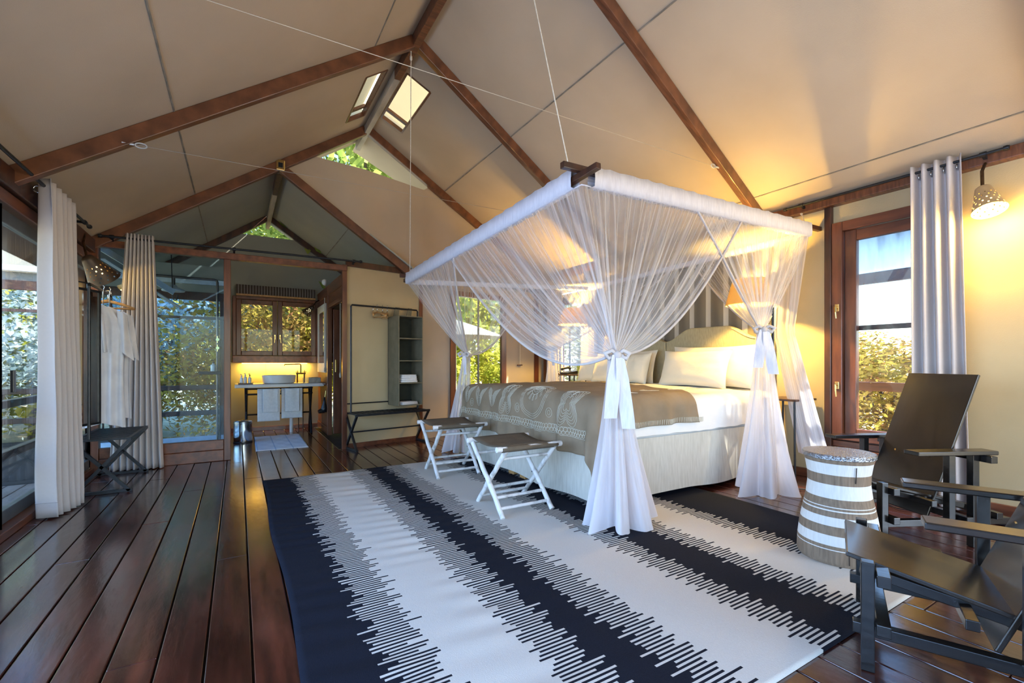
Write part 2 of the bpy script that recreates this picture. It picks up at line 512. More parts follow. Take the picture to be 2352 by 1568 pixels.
class MB:
    def __init__(self):
        self.v, self.f, self.uv = [], [], None

    def add(self, vs, fs):
        o = len(self.v)
        self.v += [tuple(v) for v in vs]
        self.f += [tuple(i + o for i in f) for f in fs]
        return self

    def box(self, a, b):
        (x0, y0, z0), (x1, y1, z1) = a, b
        x0, x1 = min(x0, x1), max(x0, x1)
        y0, y1 = min(y0, y1), max(y0, y1)
        z0, z1 = min(z0, z1), max(z0, z1)
        return self.add([(x0, y0, z0), (x1, y0, z0), (x1, y1, z0), (x0, y1, z0), (x0, y0, z1), (x1, y0, z1), (x1, y1, z1), (x0, y1, z1)],
                        [(0, 3, 2, 1), (4, 5, 6, 7), (0, 1, 5, 4), (1, 2, 6, 5), (2, 3, 7, 6), (3, 0, 4, 7)])

    def bev(self, a, b, r=0.006):
        """box with chamfered edges"""
        (x0, y0, z0), (x1, y1, z1) = a, b
        bm = bmesh.new()
        bmesh.ops.create_cube(bm, size=1.0)
        for v in bm.verts:
            v.co = Vector((x0 + (v.co.x + .5) * (x1 - x0), y0 + (v.co.y + .5) * (y1 - y0), z0 + (v.co.z + .5) * (z1 - z0)))
        r = min(r, abs(x1 - x0) * .45, abs(y1 - y0) * .45, abs(z1 - z0) * .45)
        bmesh.ops.bevel(bm, geom=bm.edges[:], offset=r, segments=2, profile=0.5, affect='EDGES')
        bm.verts.index_update()
        self.add([v.co[:] for v in bm.verts], [[v.index for v in f.verts] for f in bm.faces])
        bm.free()
        return self

    def beam(self, p, q, w, h, up=(0, 0, 1), r=0.0):
        p, q = Vector(p), Vector(q)
        d = (q - p)
        L = d.length
        d.normalize()
        u = Vector(up)
        s = d.cross(u)
        if s.length < 1e-5:
            s = d.cross(Vector((0, 1, 0)))
        s.normalize()
        u = s.cross(d)
        t = MB()
        if r:
            t.bev((-w / 2, 0, -h / 2), (w / 2, L, h / 2), r)
        else:
            t.box((-w / 2, 0, -h / 2), (w / 2, L, h / 2))
        return self.add([p + s * x + d * y + u * z for x, y, z in t.v], t.f)

    def tube(self, pts, r, n=8, caps=True, closed=False):
        pts = [Vector(p) for p in pts]
        rs = r if isinstance(r, (list, tuple)) else [r] * len(pts)
        o = len(self.v)
        prev = None
        m = len(pts)
        for i, p in enumerate(pts):
            if closed:
                d = pts[(i + 1) % m] - pts[i - 1]
            else:
                d = pts[min(i + 1, m - 1)] - pts[max(i - 1, 0)]
            if d.length < 1e-9:
                d = Vector((0, 0, 1))
            d.normalize()
            if prev is None:
                a = Vector((0, 0, 1)) if abs(d.z) < 0.9 else Vector((1, 0, 0))
                s = d.cross(a).normalized()
            else:
                s = (prev - d * prev.dot(d))
                if s.length < 1e-6:
                    s = d.cross(Vector((0, 0, 1)))
                s.normalize()
            prev = s
            u = d.cross(s)
            for k in range(n):
                a = 2 * PI * k / n
                self.v.append(tuple(p + (s * math.cos(a) + u * math.sin(a)) * rs[i]))
        for i in range(m if closed else m - 1):
            j = (i + 1) % m
            for k in range(n):
                self.f.append((o + i * n + k, o + i * n + (k + 1) % n, o + j * n + (k + 1) % n, o + j * n + k))
        if caps and not closed:
            self.f.append(tuple(o + k for k in range(n))[::-1])
            self.f.append(tuple(o + (m - 1) * n + k for k in range(n)))
        return self

    def lathe(self, prof, n=24, c=(0, 0, 0), M=None, skip=None):
        """prof: (r, z) list"""
        o = len(self.v)
        for i, (r, z) in enumerate(prof):
            for k in range(n):
                a = 2 * PI * k / n
                p = Vector((r * math.cos(a), r * math.sin(a), z))
                if M is not None:
                    p = M @ p
                self.v.append((p.x + c[0], p.y + c[1], p.z + c[2]))
        for i in range(len(prof) - 1):
            for k in range(n):
                if skip and skip(i, k):
                    continue
                self.f.append((o + i * n + k, o + i * n + (k + 1) % n, o + (i + 1) * n + (k + 1) % n, o + (i + 1) * n + k))
        return self

    def grid(self, fn, nu, nv, uv=False):
        o = len(self.v)
        if uv:
            self.uv = self.uv or {}
        for i in range(nu + 1):
            for j in range(nv + 1):
                self.v.append(tuple(fn(i / nu, j / nv)))
                if uv:
                    self.uv[len(self.v) - 1] = (i / nu, j / nv)
        for i in range(nu):
            for j in range(nv):
                a = o + i * (nv + 1) + j
                self.f.append((a, a + nv + 1, a + nv + 2, a + 1))
        return self

    def poly(self, pts, thick=None):
        """a planar outline, extruded by the vector thick"""
        n = len(pts)
        if thick is None:
            return self.add(pts, [tuple(range(n))])
        t = Vector(thick)
        vs = [Vector(p) for p in pts] + [Vector(p) + t for p in pts]
        fs = [tuple(range(n))[::-1], tuple(range(n, 2 * n))] + [(i, (i + 1) % n, n + (i + 1) % n, n + i) for i in range(n)]
        return self.add(vs, fs)

    def xf(self, M):
        self.v = [tuple(M @ Vector(v)) for v in self.v]
        return self

    def mesh(self, name, material, smooth=False):
        me = bpy.data.meshes.new(name)
        me.from_pydata(self.v, [], self.f)
        me.validate()
        if self.uv is not None and len(me.loops):
            l = me.uv_layers.new(name='UVMap')
            for lp in me.loops:
                l.data[lp.index].uv = self.uv.get(lp.vertex_index, (0.5, 0.3))
        if material:
            me.materials.append(material)
        if smooth:
            me.shade_smooth()
            if smooth != 'all':
                try:
                    me.set_sharp_from_angle(angle=math.radians(40))
                except Exception:
                    pass
        me.update()
        return me

    def build(self, name, material, parent=None, smooth=False):
        o = bpy.data.objects.new(name, self.mesh(name, material, smooth))
        COL.objects.link(o)
        attach(o, parent)
        return o


def attach(o, parent):
    if parent is not None:
        o.parent = parent
        root = parent
        while root.parent is not None:
            root = root.parent
        if parent is root and parent.type == 'EMPTY':
            o.matrix_parent_inverse = Matrix.Translation(parent.location).inverted()


def tag(o, label, cat, group=None):
    o['label'] = label
    o['category'] = cat
    if group:
        o['group'] = group
    return o


def thing(name, label, cat, loc=(0, 0, 0), group=None):
    o = bpy.data.objects.new(name, None)
    o.empty_display_size = 0.1
    COL.objects.link(o)
    o.location = loc
    return tag(o, label, cat, group)


def struct(name, mb=None, material=None, label=None, smooth=False):
    if mb is None:
        o = bpy.data.objects.new(name, None)
        o.empty_display_size = 0.1
        COL.objects.link(o)
    else:
        o = mb.build(name, material, None, smooth)
    o['kind'] = 'structure'
    if label:
        o['label'] = label
    return o


def copy_tree(o, parent=None):
    c = o.copy()
    COL.objects.link(c)
    if parent is not None:
        c.parent = parent
    for ch in o.children:
        copy_tree(ch, c)
    return c


def rotz(a):
    return Matrix.Rotation(a, 4, 'Z')


def lerp(a, b, t):
    return Vector(a).lerp(Vector(b), t)


# ------------------------------------------------------------------ shell dimensions
XL, XR = -1.33, 4.95
RIDGE_X, RIDGE_Z = 1.5, 4.39
YP = 6.40                       # partition to the bathroom
YB = 8.84                       # bathroom back wall
Y0 = -1.75                      # front of the tent (behind the camera)


def zL(x): return RIDGE_Z + 0.685 * (x - RIDGE_X)
def zR(x): return RIDGE_Z - 0.478 * (x - RIDGE_X)
def zB(x): return 3.66 - 0.66 * (x - 0.45)
def yF(x): return 6.42 + 0.183 * (x - 1.22)     # far wall runs slightly askew


# ------------------------------------------------------------------ floor
floor = struct('floor', MB().box((XL - .05, Y0, -.12), (XR + .05, 7.4, -.022)).box((XL - .05, 7.4, -.12), (2.6, YB, -.022)), M_subfloor,
               'dark red-brown polished plank floor')
pitch, gap = 0.1585, 0.007
x = 0.048 - 10 * pitch
i = 0
plank_cache = {}
while x < XR + 0.02:
    xa, xb = max(x + gap / 2, XL), min(x + pitch - gap / 2, XR)
    if xb - xa > 0.03:
        yend = YB if xb < 1.3 else (yF((xa + xb) / 2) if xa > 1.3 else yF(1.3))
        cuts = [Y0]
        y = Y0 + 1.6 + (i * 1.37) % 2.4
        while y < yend - 0.7:
            cuts.append(y)
            y += 2.6 + ((i * 0.71) % 1.2)
        cuts.append(yend)
        for a, b in zip(cuts[:-1], cuts[1:]):
            dz = random.uniform(-0.0012, 0.0012)
            MB().bev((xa, a + .0012, -.026 + dz), (xb, b - .0012, dz), 0.004).build('plank', M_plank, floor)
    x += pitch
    i += 1

# ------------------------------------------------------------------ ceiling: canvas slopes, rafters, ridge, seams
ceil_ = struct('ceiling', label='tan canvas tent roof on red wooden rafters')
VY0, VY1 = 4.92, 5.98           # vents beside the ridge
VXR0, VXR1 = 1.60, 1.87
VXL0, VXL1 = 1.16, 1.38
YE = 6.95                       # eave beyond the main gable


def slope(zf, x0, x1, y0, y1, th=0.012):
    return [(x0, y0, zf(x0)), (x1, y0, zf(x1)), (x1, y1, zf(x1)), (x0, y1, zf(x0))]


def slab(name, quad, material, th=0.02):
    n = Vector(quad[1]) - Vector(quad[0])
    n = n.cross(Vector(quad[3]) - Vector(quad[0])).normalized()
    if n.z < 0:
        n = -n
    return MB().poly(quad, n * th).build(name, material, ceil_)


# left slope (main room and bathroom share it)
XE = XL - .45
slab('canvas_panel', slope(zL, XE, VXL0, Y0, YP), M_canvas)
slab('canvas_panel', slope(zL, VXL0, RIDGE_X, Y0, VY0), M_canvas)
slab('canvas_panel', slope(zL, VXL1, RIDGE_X, VY0, VY1), M_canvas)
slab('canvas_panel', slope(zL, VXL0, RIDGE_X, VY1, YE), M_canvas)
slab('canvas_panel', slope(zL, XE, 0.45, YP, YB + .45), M_canvas_grey)
slab('canvas_panel', slope(zL, 0.45, VXL0, YP, YE), M_canvas)
# right slope
XER = XR + .5
slab('canvas_panel', slope(zR, RIDGE_X, XER, Y0, VY0), M_canvas)
slab('canvas_panel', slope(zR, RIDGE_X, VXR0, VY0, VY1), M_canvas)
slab('canvas_panel', slope(zR, VXR1, XER, VY0, VY1), M_canvas)
slab('canvas_panel', slope(zR, RIDGE_X, XER, VY1, YE + .3), M_canvas)
# bathroom right slope
slab('canvas_panel', slope(zB, 0.45, 2.55, YP + .05, YB + .45), M_canvas_grey)

# vents: raised canvas covers over the two openings
for zf, xa, xb, s in ((zR, VXR0, VXR1, 1), (zL, VXL0, VXL1, -1)):
    nrm = Vector((0.478 if s > 0 else -0.685, 0, 1)).normalized()
    q = [Vector(p) + nrm * 0.10 for p in slope(zf, xa - .03, xb + .03, VY0 - .03, VY1 + .03)]
    MB().poly(q, nrm * 0.01).build('vent_cover', M_vent, ceil_)
    base_q = [Vector(p) for p in slope(zf, xa - .03, xb + .03, VY0 - .03, VY1 + .03)]
    for k in range(4):
        MB().add([base_q[k], base_q[(k + 1) % 4], q[(k + 1) % 4], q[k]], [(0, 1, 2, 3)]).build('vent_side', M_vent, ceil_)
    for (pa, pb) in (((xa, VY0), (xb, VY0)), ((xa, VY1), (xb, VY1)), ((xa, VY0), (xa, VY1)), ((xb, VY0), (xb, VY1))):
        pa3, pb3 = Vector((pa[0], pa[1], zf(pa[0]))), Vector((pb[0], pb[1], zf(pb[0])))
        MB().beam(pa3 + nrm * .02, pb3 + nrm * .02, 0.022, 0.05, nrm).build('vent_frame', M_rafter, ceil_)
    for yy in (VY1 - 0.16,):
        MB().beam(Vector((xa, yy, zf(xa))) + nrm * .05, Vector((xb, yy, zf(xb))) + nrm * .05, 0.05, 0.03, nrm).build('vent_frame', M_rafter, ceil_)

# seams (welted lines in the canvas)
for zf, xs, ya, yb in ((zL, -0.42, Y0, YP), (zL, 1.10, Y0, 4.4), (zR, 2.74, Y0, yF(2.74)), (zR, 4.65, Y0, yF(4.65)), (zL, -0.42, YP, YB)):
    sn = 0.685 if zf is zL else -0.478
    up = Vector((-sn, 0, 1)).normalized()
    MB().beam(Vector((xs, ya, zf(xs))) - up * .002, Vector((xs, yb, zf(xs))) - up * .002, 0.011, 0.007, up).build('seam', M_seam, ceil_)
MB().beam((1.35, YP + .1, zB(1.35) - .003), (1.35, YB, zB(1.35) - .003), 0.011, 0.007, (0.66, 0, 1)).build('seam', M_seam, ceil_)


def rafter(p, q, w=0.07, h=0.11, m=M_rafter, up=None):
    d = Vector(q) - Vector(p)
    u = Vector((-d.z, 0, d.x)).normalized()
    if u.z < 0:
        u = -u
    off = u * (h / 2 + .002)
    return MB().beam(Vector(p) - off, Vector(q) - off, w, h, u, 0.006).build('rafter', m, ceil_)


for yr in (4.36, 2.42, 0.45):
    rafter((RIDGE_X - .05, yr, zL(RIDGE_X - .05)), (XL - .1, yr, zL(XL - .1)))
rafter((RIDGE_X - .05, YP - .04, zL(RIDGE_X - .05)), (XL - .1, YP - .04, zL(XL - .1)))
for ya, yb in ((6.36, 7.11), (4.37, 5.12), (2.53, 2.875), (0.55, 0.70)):
    rafter((RIDGE_X + .05, ya, zR(RIDGE_X + .05)), (XR, yb, zR(XR)))
rafter((0.47, YP, zB(.47)), (2.28, YP + .12, zB(2.28)))
rafter((0.40, YB - .05, zL(.40)), (XL - .1, YB - .05, zL(XL - .1)), 0.06, 0.09, M_wooddk)
rafter((0.50, YB - .05, zB(.50)), (1.7, YB - .05, zB(1.7)), 0.06, 0.09, M_wooddk)
# ridge beams: red timber near, weathered end over the gable
MB().beam((RIDGE_X, Y0, RIDGE_Z - .08), (RIDGE_X, 4.95, RIDGE_Z - .08), 0.07, 0.12, r=.006).build('ridge_beam', M_rafter, ceil_)
MB().beam((RIDGE_X, 4.95, RIDGE_Z - .08), (RIDGE_X, YE - .05, RIDGE_Z - .08), 0.065, 0.11, r=.006).build('ridge_beam', M_white_raw, ceil_)
MB().beam((0.45, YP + .03, 3.58), (0.45, 7.3, 3.58), 0.065, 0.11, r=.006).build('ridge_beam', M_wooddk, ceil_)
MB().beam((0.45, 7.3, 3.58), (0.45, YB + .4, 3.58), 0.06, 0.10, r=.006).build('ridge_beam', M_white_raw, ceil_)
# metal joint where the bathroom ridge meets the main slope
MB().bev((0.40, YP - .09, 3.53), (0.50, YP + .02, 3.66), .008).build('joint_plate', M_brass, ceil_)
MB().bev((0.425, YP - .10, 3.56), (0.475, YP - .088, 3.62), .004).build('joint_bolt', M_black, ceil_)

# gable canvas of the main room above the bathroom roof, its top edge leaves a triangular opening
ga, gb = (0.93, 3.84), (2.44, 3.765)


def yG(x): return 6.44 + 0.2 * max(0.0, x - 1.5)


def gable_fn(u, v):
    # fan between the bathroom rafter (low) and the opening edge / main rafter (high)
    x = 0.47 + u * (XR - 0.47)
    lo = zB(x) if x < 2.3 else max(2.40, zB(x))
    hi = ga[1] + (gb[1] - ga[1]) * (x - ga[0]) / (gb[0] - ga[0]) if x < gb[0] else zR(x) - .10
    if x < gb[0]:
        hi = min(hi, zL(x) - .03)
    lo = min(lo, hi) - .05
    z = lo + (hi - lo) * v
    w = 0.02 * math.sin(7 * x + 3 * v) * math.sin(PI * v) + 0.015 * math.sin(17 * x - 8 * v) * v * (1 - v)
    return (x, yG(x) + w, z)


struct('wall_gable', MB().grid(gable_fn, 60, 10), M_canvas, 'tan canvas gable with triangular opening', smooth='all')


def bgable(u, v):
    x = XL + u * (1.9 - XL)
    top = min(zL(x) if x < .45 else zB(x), 3.30)
    return (x, YB + .005, 2.36 + (top - 2.36) * v)


# ------------------------------------------------------------------ left wall: glazed sliding doors
wl = struct('wall_left', label='dark timber header over glazed sliding doors')
MB().bev((XL - .05, Y0, 2.30), (XL + .05, YP, 2.44), .008).build('header_beam', M_wooddk, wl)
MB().bev((XL - .07, Y0, 2.20), (XL + .02, YP, 2.29), .008).build('header_beam', M_woodh, wl)
MB().bev((XL - .07, Y0, 0.0), (XL + .035, YP, 0.055), .006).build('sill', M_woodh, wl)
ys = [Y0, -.72, .31, 1.34, 2.37, 3.30, 4.27, 5.30, 6.34]
dl = struct('door_1', label='grey aluminium sliding glass doors')
for k, (a, b) in enumerate(zip(ys[:-1], ys[1:])):
    xo = XL - (0.012 if k % 2 else 0.05)
    for yy, w in ((a, .06), (b, .06)):
        MB().bev((xo - .02, yy - w / 2 - (.03 if yy == a else -.03), .06), (xo + .02, yy + w / 2 + (.03 if yy == a else -.03) * (1 if yy == a else 1), 2.19), .004).build('stile', M_alu, dl)
    MB().bev((xo - .02, a + .03, .06), (xo + .02, b - .03, .15), .004).build('bottom_rail', M_alu, dl)
    MB().bev((xo - .02, a + .03, 2.10), (xo + .02, b - .03, 2.19), .004).build('top_rail', M_alu, dl)
    MB().box((xo - .004, a + .03, .15), (xo + .004, b - .03, 2.10)).build('pane', M_glass, dl)
MB().bev((XL + .01, 4.38, .95), (XL + .03, 4.42, 1.10), .004).build('handle', M_plastic, dl)

# front of the tent behind the camera: left open to give fill light, with a canvas gable
wf = struct('wall_front', label='canvas gable over unseen front left open for fill light')
MB().poly([(XL, Y0, 2.4), (RIDGE_X, Y0, RIDGE_Z), (XR, Y0, zR(XR)), (XR, Y0, 2.4)], (0, -.02, 0)).build('canvas_panel', M_canvas, wf)
for xx in (XL, .24, 1.81, 3.38, XR):
    MB().bev((xx - .04, Y0 - .03, 0), (xx + .04, Y0 + .03, 2.42), .006).build('post', M_wood, wf)

# ------------------------------------------------------------------ right wall
wr = struct('wall_right', label='tan canvas wall with red timber frame')
WY0, WY1 = 1.29, 2.20           # near window
VYA, VYB = 5.55, 6.72           # far window
for a, b in ((Y0, WY0), (WY1 + .05, VYA), (VYB, yF(XR))):
    MB().box((XR - .005, a, .0), (XR + .03, b, 2.70)).build('canvas_panel', M_canvas_wall, wr)
for a, b in ((WY0, WY1 + .05), (VYA, VYB)):
    MB().box((XR, a, 2.50), (XR + .03, b, 2.70)).build('canvas_panel', M_canvas_wall, wr)
MB().bev((XR - .09, Y0, 2.655), (XR + .02, yF(XR), 2.745), .008).build('wall_plate', M_rafter, wr)
MB().bev((XR - .05, WY1, 0), (XR + .04, WY1 + .06, 2.655), .006).build('post', M_wooddk, wr)
MB().bev((XR - .06, yF(XR) - .22, 0), (XR + .02, yF(XR) - .08, 2.655), .006).build('post', M_wood, wr)
bb = struct('baseboard_right', MB().bev((XR - .03, Y0, .0), (XR, WY0, .085), .004).bev((XR - .03, WY1 + .06, .0), (XR, VYA, .085), .004), M_woodh)


def casement(name, x, a, b, z0, z1, sash, label):
    """timber casement in the right wall, panes seen from inside"""
    w = struct(name, label=label)
    f = .09
    for (p, q) in (((x - .04, b - f, z0), (x + .05, b, z1)), ((x - .04, a, z0), (x + .05, a + f, z1))):
        MB().bev(p, q, .006).build('jamb', M_wood, w)
    for (p, q) in (((x - .04, a + f, z1 - f), (x + .05, b - f, z1)), ((x - .04, a + f, z0), (x + .05, b - f, z0 + .05))):
        MB().bev(p, q, .006).build('frame_rail', M_woodh, w)
    for (p, q) in (((x + .0, b - f - sash, z0 + .05), (x + .06, b - f - .004, z1 - f)), ((x + .0, a + f + .004, z0 + .05), (x + .06, a + f + sash, z1 - f))):
        MB().bev(p, q, .006).build('sash_stile', M_wood, w)
    for (p, q) in (((x + .0, a + f + sash, z1 - f - sash), (x + .06, b - f - sash, z1 - f - .004)), ((x + .0, a + f + sash, z0 + .054), (x + .06, b - f - sash, z0 + .05 + .06))):
        MB().bev(p, q, .006).build('sash_rail', M_woodh, w)
    MB().box((x + .028, a + f + sash, z0 + .11), (x + .034, b - f - sash, z1 - f - sash)).build('pane', M_glass, w)
    for zz in (z0 + .48, z0 + 1.22):
        h = MB().bev((x - .052, b - f + .022, zz), (x - .04, b - f + .058, zz + .07), .003).build('latch', M_brass, w)
        MB().tube([(x - .05, b - f + .04, zz + .04), (x - .085, b - f + .04, zz + .04), (x - .09, b - f + .035, zz - .01), (x - .088, b - f + .03, zz - .07)], [.008, .009, .008, .006], 8).build('lever', M_brass, h)
    return w


w1 = casement('window_1', XR, WY0, WY1, .42, 2.49, .10, 'red timber casement window beside the armchair')
# slatted timber apron below the window
for k in range(5):
    z = .085 + k * .066
    MB().bev((XR - .02, WY0 + .0, z), (XR + .02, WY1, z + .058), .006).build('slat', M_woodh, w1)
MB().box((XR + .02, WY0, 0), (XR + .03, WY1, .42)).build('backing', M_wooddk, w1)
MB().grid(lambda u, v: (XR + .075, WY0 + .15 + u * (WY1 - WY0 - .32), 1.50 + v * .82), 4, 4, uv=True).build('insect_screen', M_screen, w1)
MB().bev((XR + .065, WY0 + .12, 1.455), (XR + .088, WY1 - .15, 1.50), .003).build('screen_bar', M_wooddk, w1)
w2 = casement('window_2', XR, VYA, VYB, .35, 2.35, .09, 'far timber casement window behind the bed')
MB().box((XR, VYA, 0), (XR + .03, VYB, .35)).build('apron', M_canvas_wall, w2)

# ------------------------------------------------------------------ far wall (beyond the bed) with a glazed door
wfar = struct('wall_far', label='mauve-tan canvas wall with red timber posts')
DXa, DXb = 2.88, 4.02


def far_panel(x0, x1, z0, z1, m, th=.03, name='canvas_panel', dy=0.0, parent=None):
    return MB().poly([(x0, yF(x0) + dy, z0), (x1, yF(x1) + dy, z0), (x1, yF(x1) + dy, z1), (x0, yF(x0) + dy, z1)], (0, th, 0)).build(name, m, parent or wfar)


far_panel(1.24, 2.34, .0, 2.46, M_canvas_wall)
far_panel(2.38, DXa, .0, 2.46, M_canvas_mauve)
far_panel(DXb, XR, .0, 2.46, M_canvas_mauve)
far_panel(DXa, DXb, 2.30, 2.46, M_canvas_mauve)
far_panel(2.335, 2.39, 0, 2.46, M_wood, .05, 'post', -.02)
far_panel(1.19, 1.25, 0, 2.46, M_wood, .06, 'post', -.045)
far_panel(4.70, 4.80, 0, 2.46, M_wood, .05, 'post', -.03)
far_panel(1.24, XR, 2.45, 2.53, M_wooddk, .06, 'header_beam', -.03)
struct('baseboard_far', MB().poly([(1.25, yF(1.25) - .018, .0), (2.34, yF(2.34) - .018, 0), (2.34, yF(2.34) - .018, .06), (1.25, yF(1.25) - .018, .06)], (0, .017, 0)), M_woodh)
d3 = struct('door_2', label='glazed timber door beyond the foot of the bed')
for a, b in ((DXa, DXa + .10), (DXb - .10, DXb)):
    far_panel(a, b, 0, 2.30, M_wood, .07, 'jamb', -.03, d3)
far_panel(DXa + .1, DXb - .1, 2.22, 2.30, M_woodh, .07, 'head', -.03, d3)
far_panel(DXa + .1, DXb - .1, 0, .10, M_woodh, .05, 'bottom_rail', -.01, d3)
far_panel(DXa + .1, DXb - .1, .10, 2.22, M_glass, .006, 'pane', .01, d3)
far_panel(3.43, 3.455, .10, 2.22, M_alu, .03, 'mullion', .0, d3)

# ------------------------------------------------------------------ partition to bathroom / shower
wp = struct('wall_partition', label='red timber frame with shower glass')
MB().bev((XL, YP - .05, 2.375), (1.25, YP + .04, 2.45), .006).build('head_beam', M_woodh, wp)
MB().bev((-.145, YP - .05, 0), (-.075, YP + .05, 2.375), .006).build('post', M_wood, wp)
MB().bev((XL, YP - .05, 0), (XL + .07, YP + .05, 2.375), .006).build('post', M_wood, wp)
MB().bev((XL + .07, YP - .045, 0.0), (-.145, YP + .045, .13), .006).build('bottom_rail', M_woodh, wp)
MB().bev((XL + .07, YP - .03, .13), (-.145, YP + .035, .245), .006).build('bottom_rail', M_woodh, wp)
MB().box((XL + .07, YP - .004, .245), (-.145, YP + .004, 2.375)).build('pane', M_glass_b, wp)

# bathroom back wall
bw = struct('wall_bath_back', label='grey-green canvas wall behind the basin')
MB().grid(bgable, 40, 3).build('canvas_panel', M_canvas_grey, bw)
BX0, BX1, BZ0, BZ1 = -.08, 1.24, 1.27, 2.26
MB().box((-.16, YB, 0), (1.3, YB + .02, BZ0 - .11)).build('canvas_panel', M_canvas_grey, bw)
MB().box((-.16, YB, BZ1), (1.3, YB + .02, 2.40)).build('canvas_panel', M_canvas_grey, bw)
MB().box((1.24, YB, BZ0 - .11), (2.6, YB + .02, BZ1)).build('canvas_panel', M_canvas_grey, bw)
MB().box((-.16, YB, BZ0 - .11), (BX0, YB + .02, BZ1)).build('canvas_panel', M_canvas_grey, bw)
MB().box((.40, YB - .006, .06), (.408, YB, BZ0 - .11)).build('seam', M_canvas_wall, bw)
struct('baseboard_bath', MB().bev((-.1, YB - .03, 0), (1.24, YB - .001, .07), .004), M_woodh)
w3 = struct('window_3', label='double timber casement window above the basin')
MB().bev((BX0, YB - .05, BZ0 - .12), (BX1, YB + .03, BZ0), .006).build('sill', M_woodh, w3)
for a, b in ((BX0, BX0 + .05), (BX1 - .05, BX1)):
    MB().bev((a, YB - .04, BZ0), (b, YB + .05, BZ1), .005).build('jamb', M_wood, w3)
MB().bev((BX0 + .05, YB - .04, BZ1 - .05), (BX1 - .05, YB + .05, BZ1), .005).build('head', M_woodh, w3)
mid = (BX0 + BX1) / 2
for a, b in ((BX0 + .05, mid - .002), (mid + .002, BX1 - .05)):
    for p, q in ((a, a + .075), (b - .075, b)):
        MB().bev((p, YB - .03, BZ0 + .002), (q, YB + .03, BZ1 - .052), .008).build('sash_stile', M_wood, w3)
    MB().bev((a + .075, YB - .03, BZ0 + .002), (b - .075, YB + .03, BZ0 + .08), .008).build('sash_rail', M_woodh, w3)
    MB().bev((a + .075, YB - .03, BZ1 - .13), (b - .075, YB + .03, BZ1 - .052), .008).build('sash_rail', M_woodh, w3)
    MB().box((a + .075, YB - .003, BZ0 + .08), (b - .075, YB + .003, BZ1 - .13)).build('pane', M_glass, w3)
for sx in (-1, 1):
    h = MB().bev((mid + sx * .04 - .012, YB - .045, 1.55), (mid + sx * .04 + .012, YB - .03, 1.63), .003).build('latch', M_brass, w3)
    MB().tube([(mid + sx * .04, YB - .045, 1.60), (mid + sx * .042, YB - .075, 1.60), (mid + sx * .05, YB - .078, 1.49)], .007, 6).build('lever', M_brass, h)
# timber side wall of the bathroom with a doorway
ws = struct('wall_bath_side', label='red timber panelled side wall with doorway')
for k in range(9):
    a = 7.82 + k * .113
    MB().bev((1.235, a, .12), (1.265, a + .110, 2.36), .004).build('board', M_wood, ws)
MB().bev((1.22, 7.80, 0), (1.28, YB, .12), .005).build('bottom_rail', M_woodh, ws)
MB().bev((1.215, 7.72, 0), (1.285, 7.80, 2.36), .005).build('jamb', M_wood, ws)
MB().bev((1.22, 6.48, 2.22), (1.28, YB, 2.38), .005).build('head', M_woodh, ws)
MB().bev((1.225, 6.48, 2.02), (1.275, 7.72, 2.08), .005).build('head', M_woodh, ws)
MB().bev((1.235, 6.48, 2.08), (1.262, 7.72, 2.22), .004).build('board', M_woodh, ws)
MB().bev((1.19, 7.83, .80), (1.24, YB - .02, .825), .003).build('ledge', M_woodh, ws)
MB().bev((1.212, 7.728, 1.0), (1.216, 7.75, 1.22), .001).build('strike_plate', M_brass, ws)
# toilet closet behind the doorway
wc = struct('wall_closet', label='dark timber closet behind the doorway')
MB().box((2.30, 6.7, 0), (2.33, YB, 2.4)).build('panel', M_wood, wc)
MB().bev((1.30, 8.0, 1.3), (1.36, 8.06, 2.05), .004).build('inner_frame', M_wood, wc)
d4 = struct('door_3', label='timber door standing open into the closet')
MB().bev((1.30, 7.70, .02), (1.95, 7.74, 2.0), .006).build('leaf', M_wood, d4)
MB().bev((1.40, 7.695, 1.25), (1.75, 7.70, 1.85), .004).build('pane', M_glass, d4)
MB().bev((1.325, 7.68, 1.0), (1.355, 7.70, 1.2), .003).build('lock_plate', M_brass, d4)

# ------------------------------------------------------------------ shower (outside deck, pipes) and outdoors
sd = struct('floor_shower', MB().box((XL - .3, YP + .05, -.16), (-.16, 8.2, -.04)), M_subfloor, 'grey slatted shower deck')
for k in range(13):
    a = XL - .25 + k * .107
    MB().bev((a, YP + .06, -.04), (a + .095, 8.15, .0), .005).build('slat', M_deck, sd)
MB().bev((XL - .3, 8.15, -.04), (-.16, 8.22, .06), .004).build('kerb', M_galv, sd)
MB().box((-.145, YP + .06, .06), (-.137, 8.26, 2.35)).build('pane', M_glass_b, wp)
MB().bev((-.16, YP + .05, 0), (-.12, 8.26, .06), .004).build('bottom_rail', M_woodh, wp)
MB().box((-.16, 8.26, 0), (-.12, YB, 2.35)).build('side_panel', M_canvas_grey, bw)

sr = thing('shower_railing', 'brown timber railing behind the shower deck', 'railing', (-.7, 8.3, 0))
for z in (.78, .40):
    MB().bev((XL - 1.5, 8.28, z - .035), (-.17, 8.33, z + .035), .005).build('rail', M_wooddk, sr)
MB().bev((-1.9, 8.27, -.4), (-1.82, 8.34, .82), .005).build('post', M_wooddk, sr)
MB().bev((-.24, 8.27, -.4), (-.16, 8.34, 2.4), .005).build('post', M_wooddk, sr)
fr = thing('shower_canopy_frame', 'galvanised brace straps and brown boards above the shower', 'frame', (-.7, 8.2, 2.1))
MB().bev((XL - 1.4, 8.16, 2.31), (-.17, 8.19, 2.385), .003).build('strap', M_galv, fr)
MB().beam((XL - .02, 7.0, 2.36), (XL - .02 + .62, 8.1, 1.95), .06, .012, (0, 0, 1)).build('strap', M_galv, fr)
MB().beam((XL + .05, YP + .12, 2.40), (XL + .65, YP + .6, 2.02), .012, .07, (0, 0, 1)).build('strap', M_galv, fr)
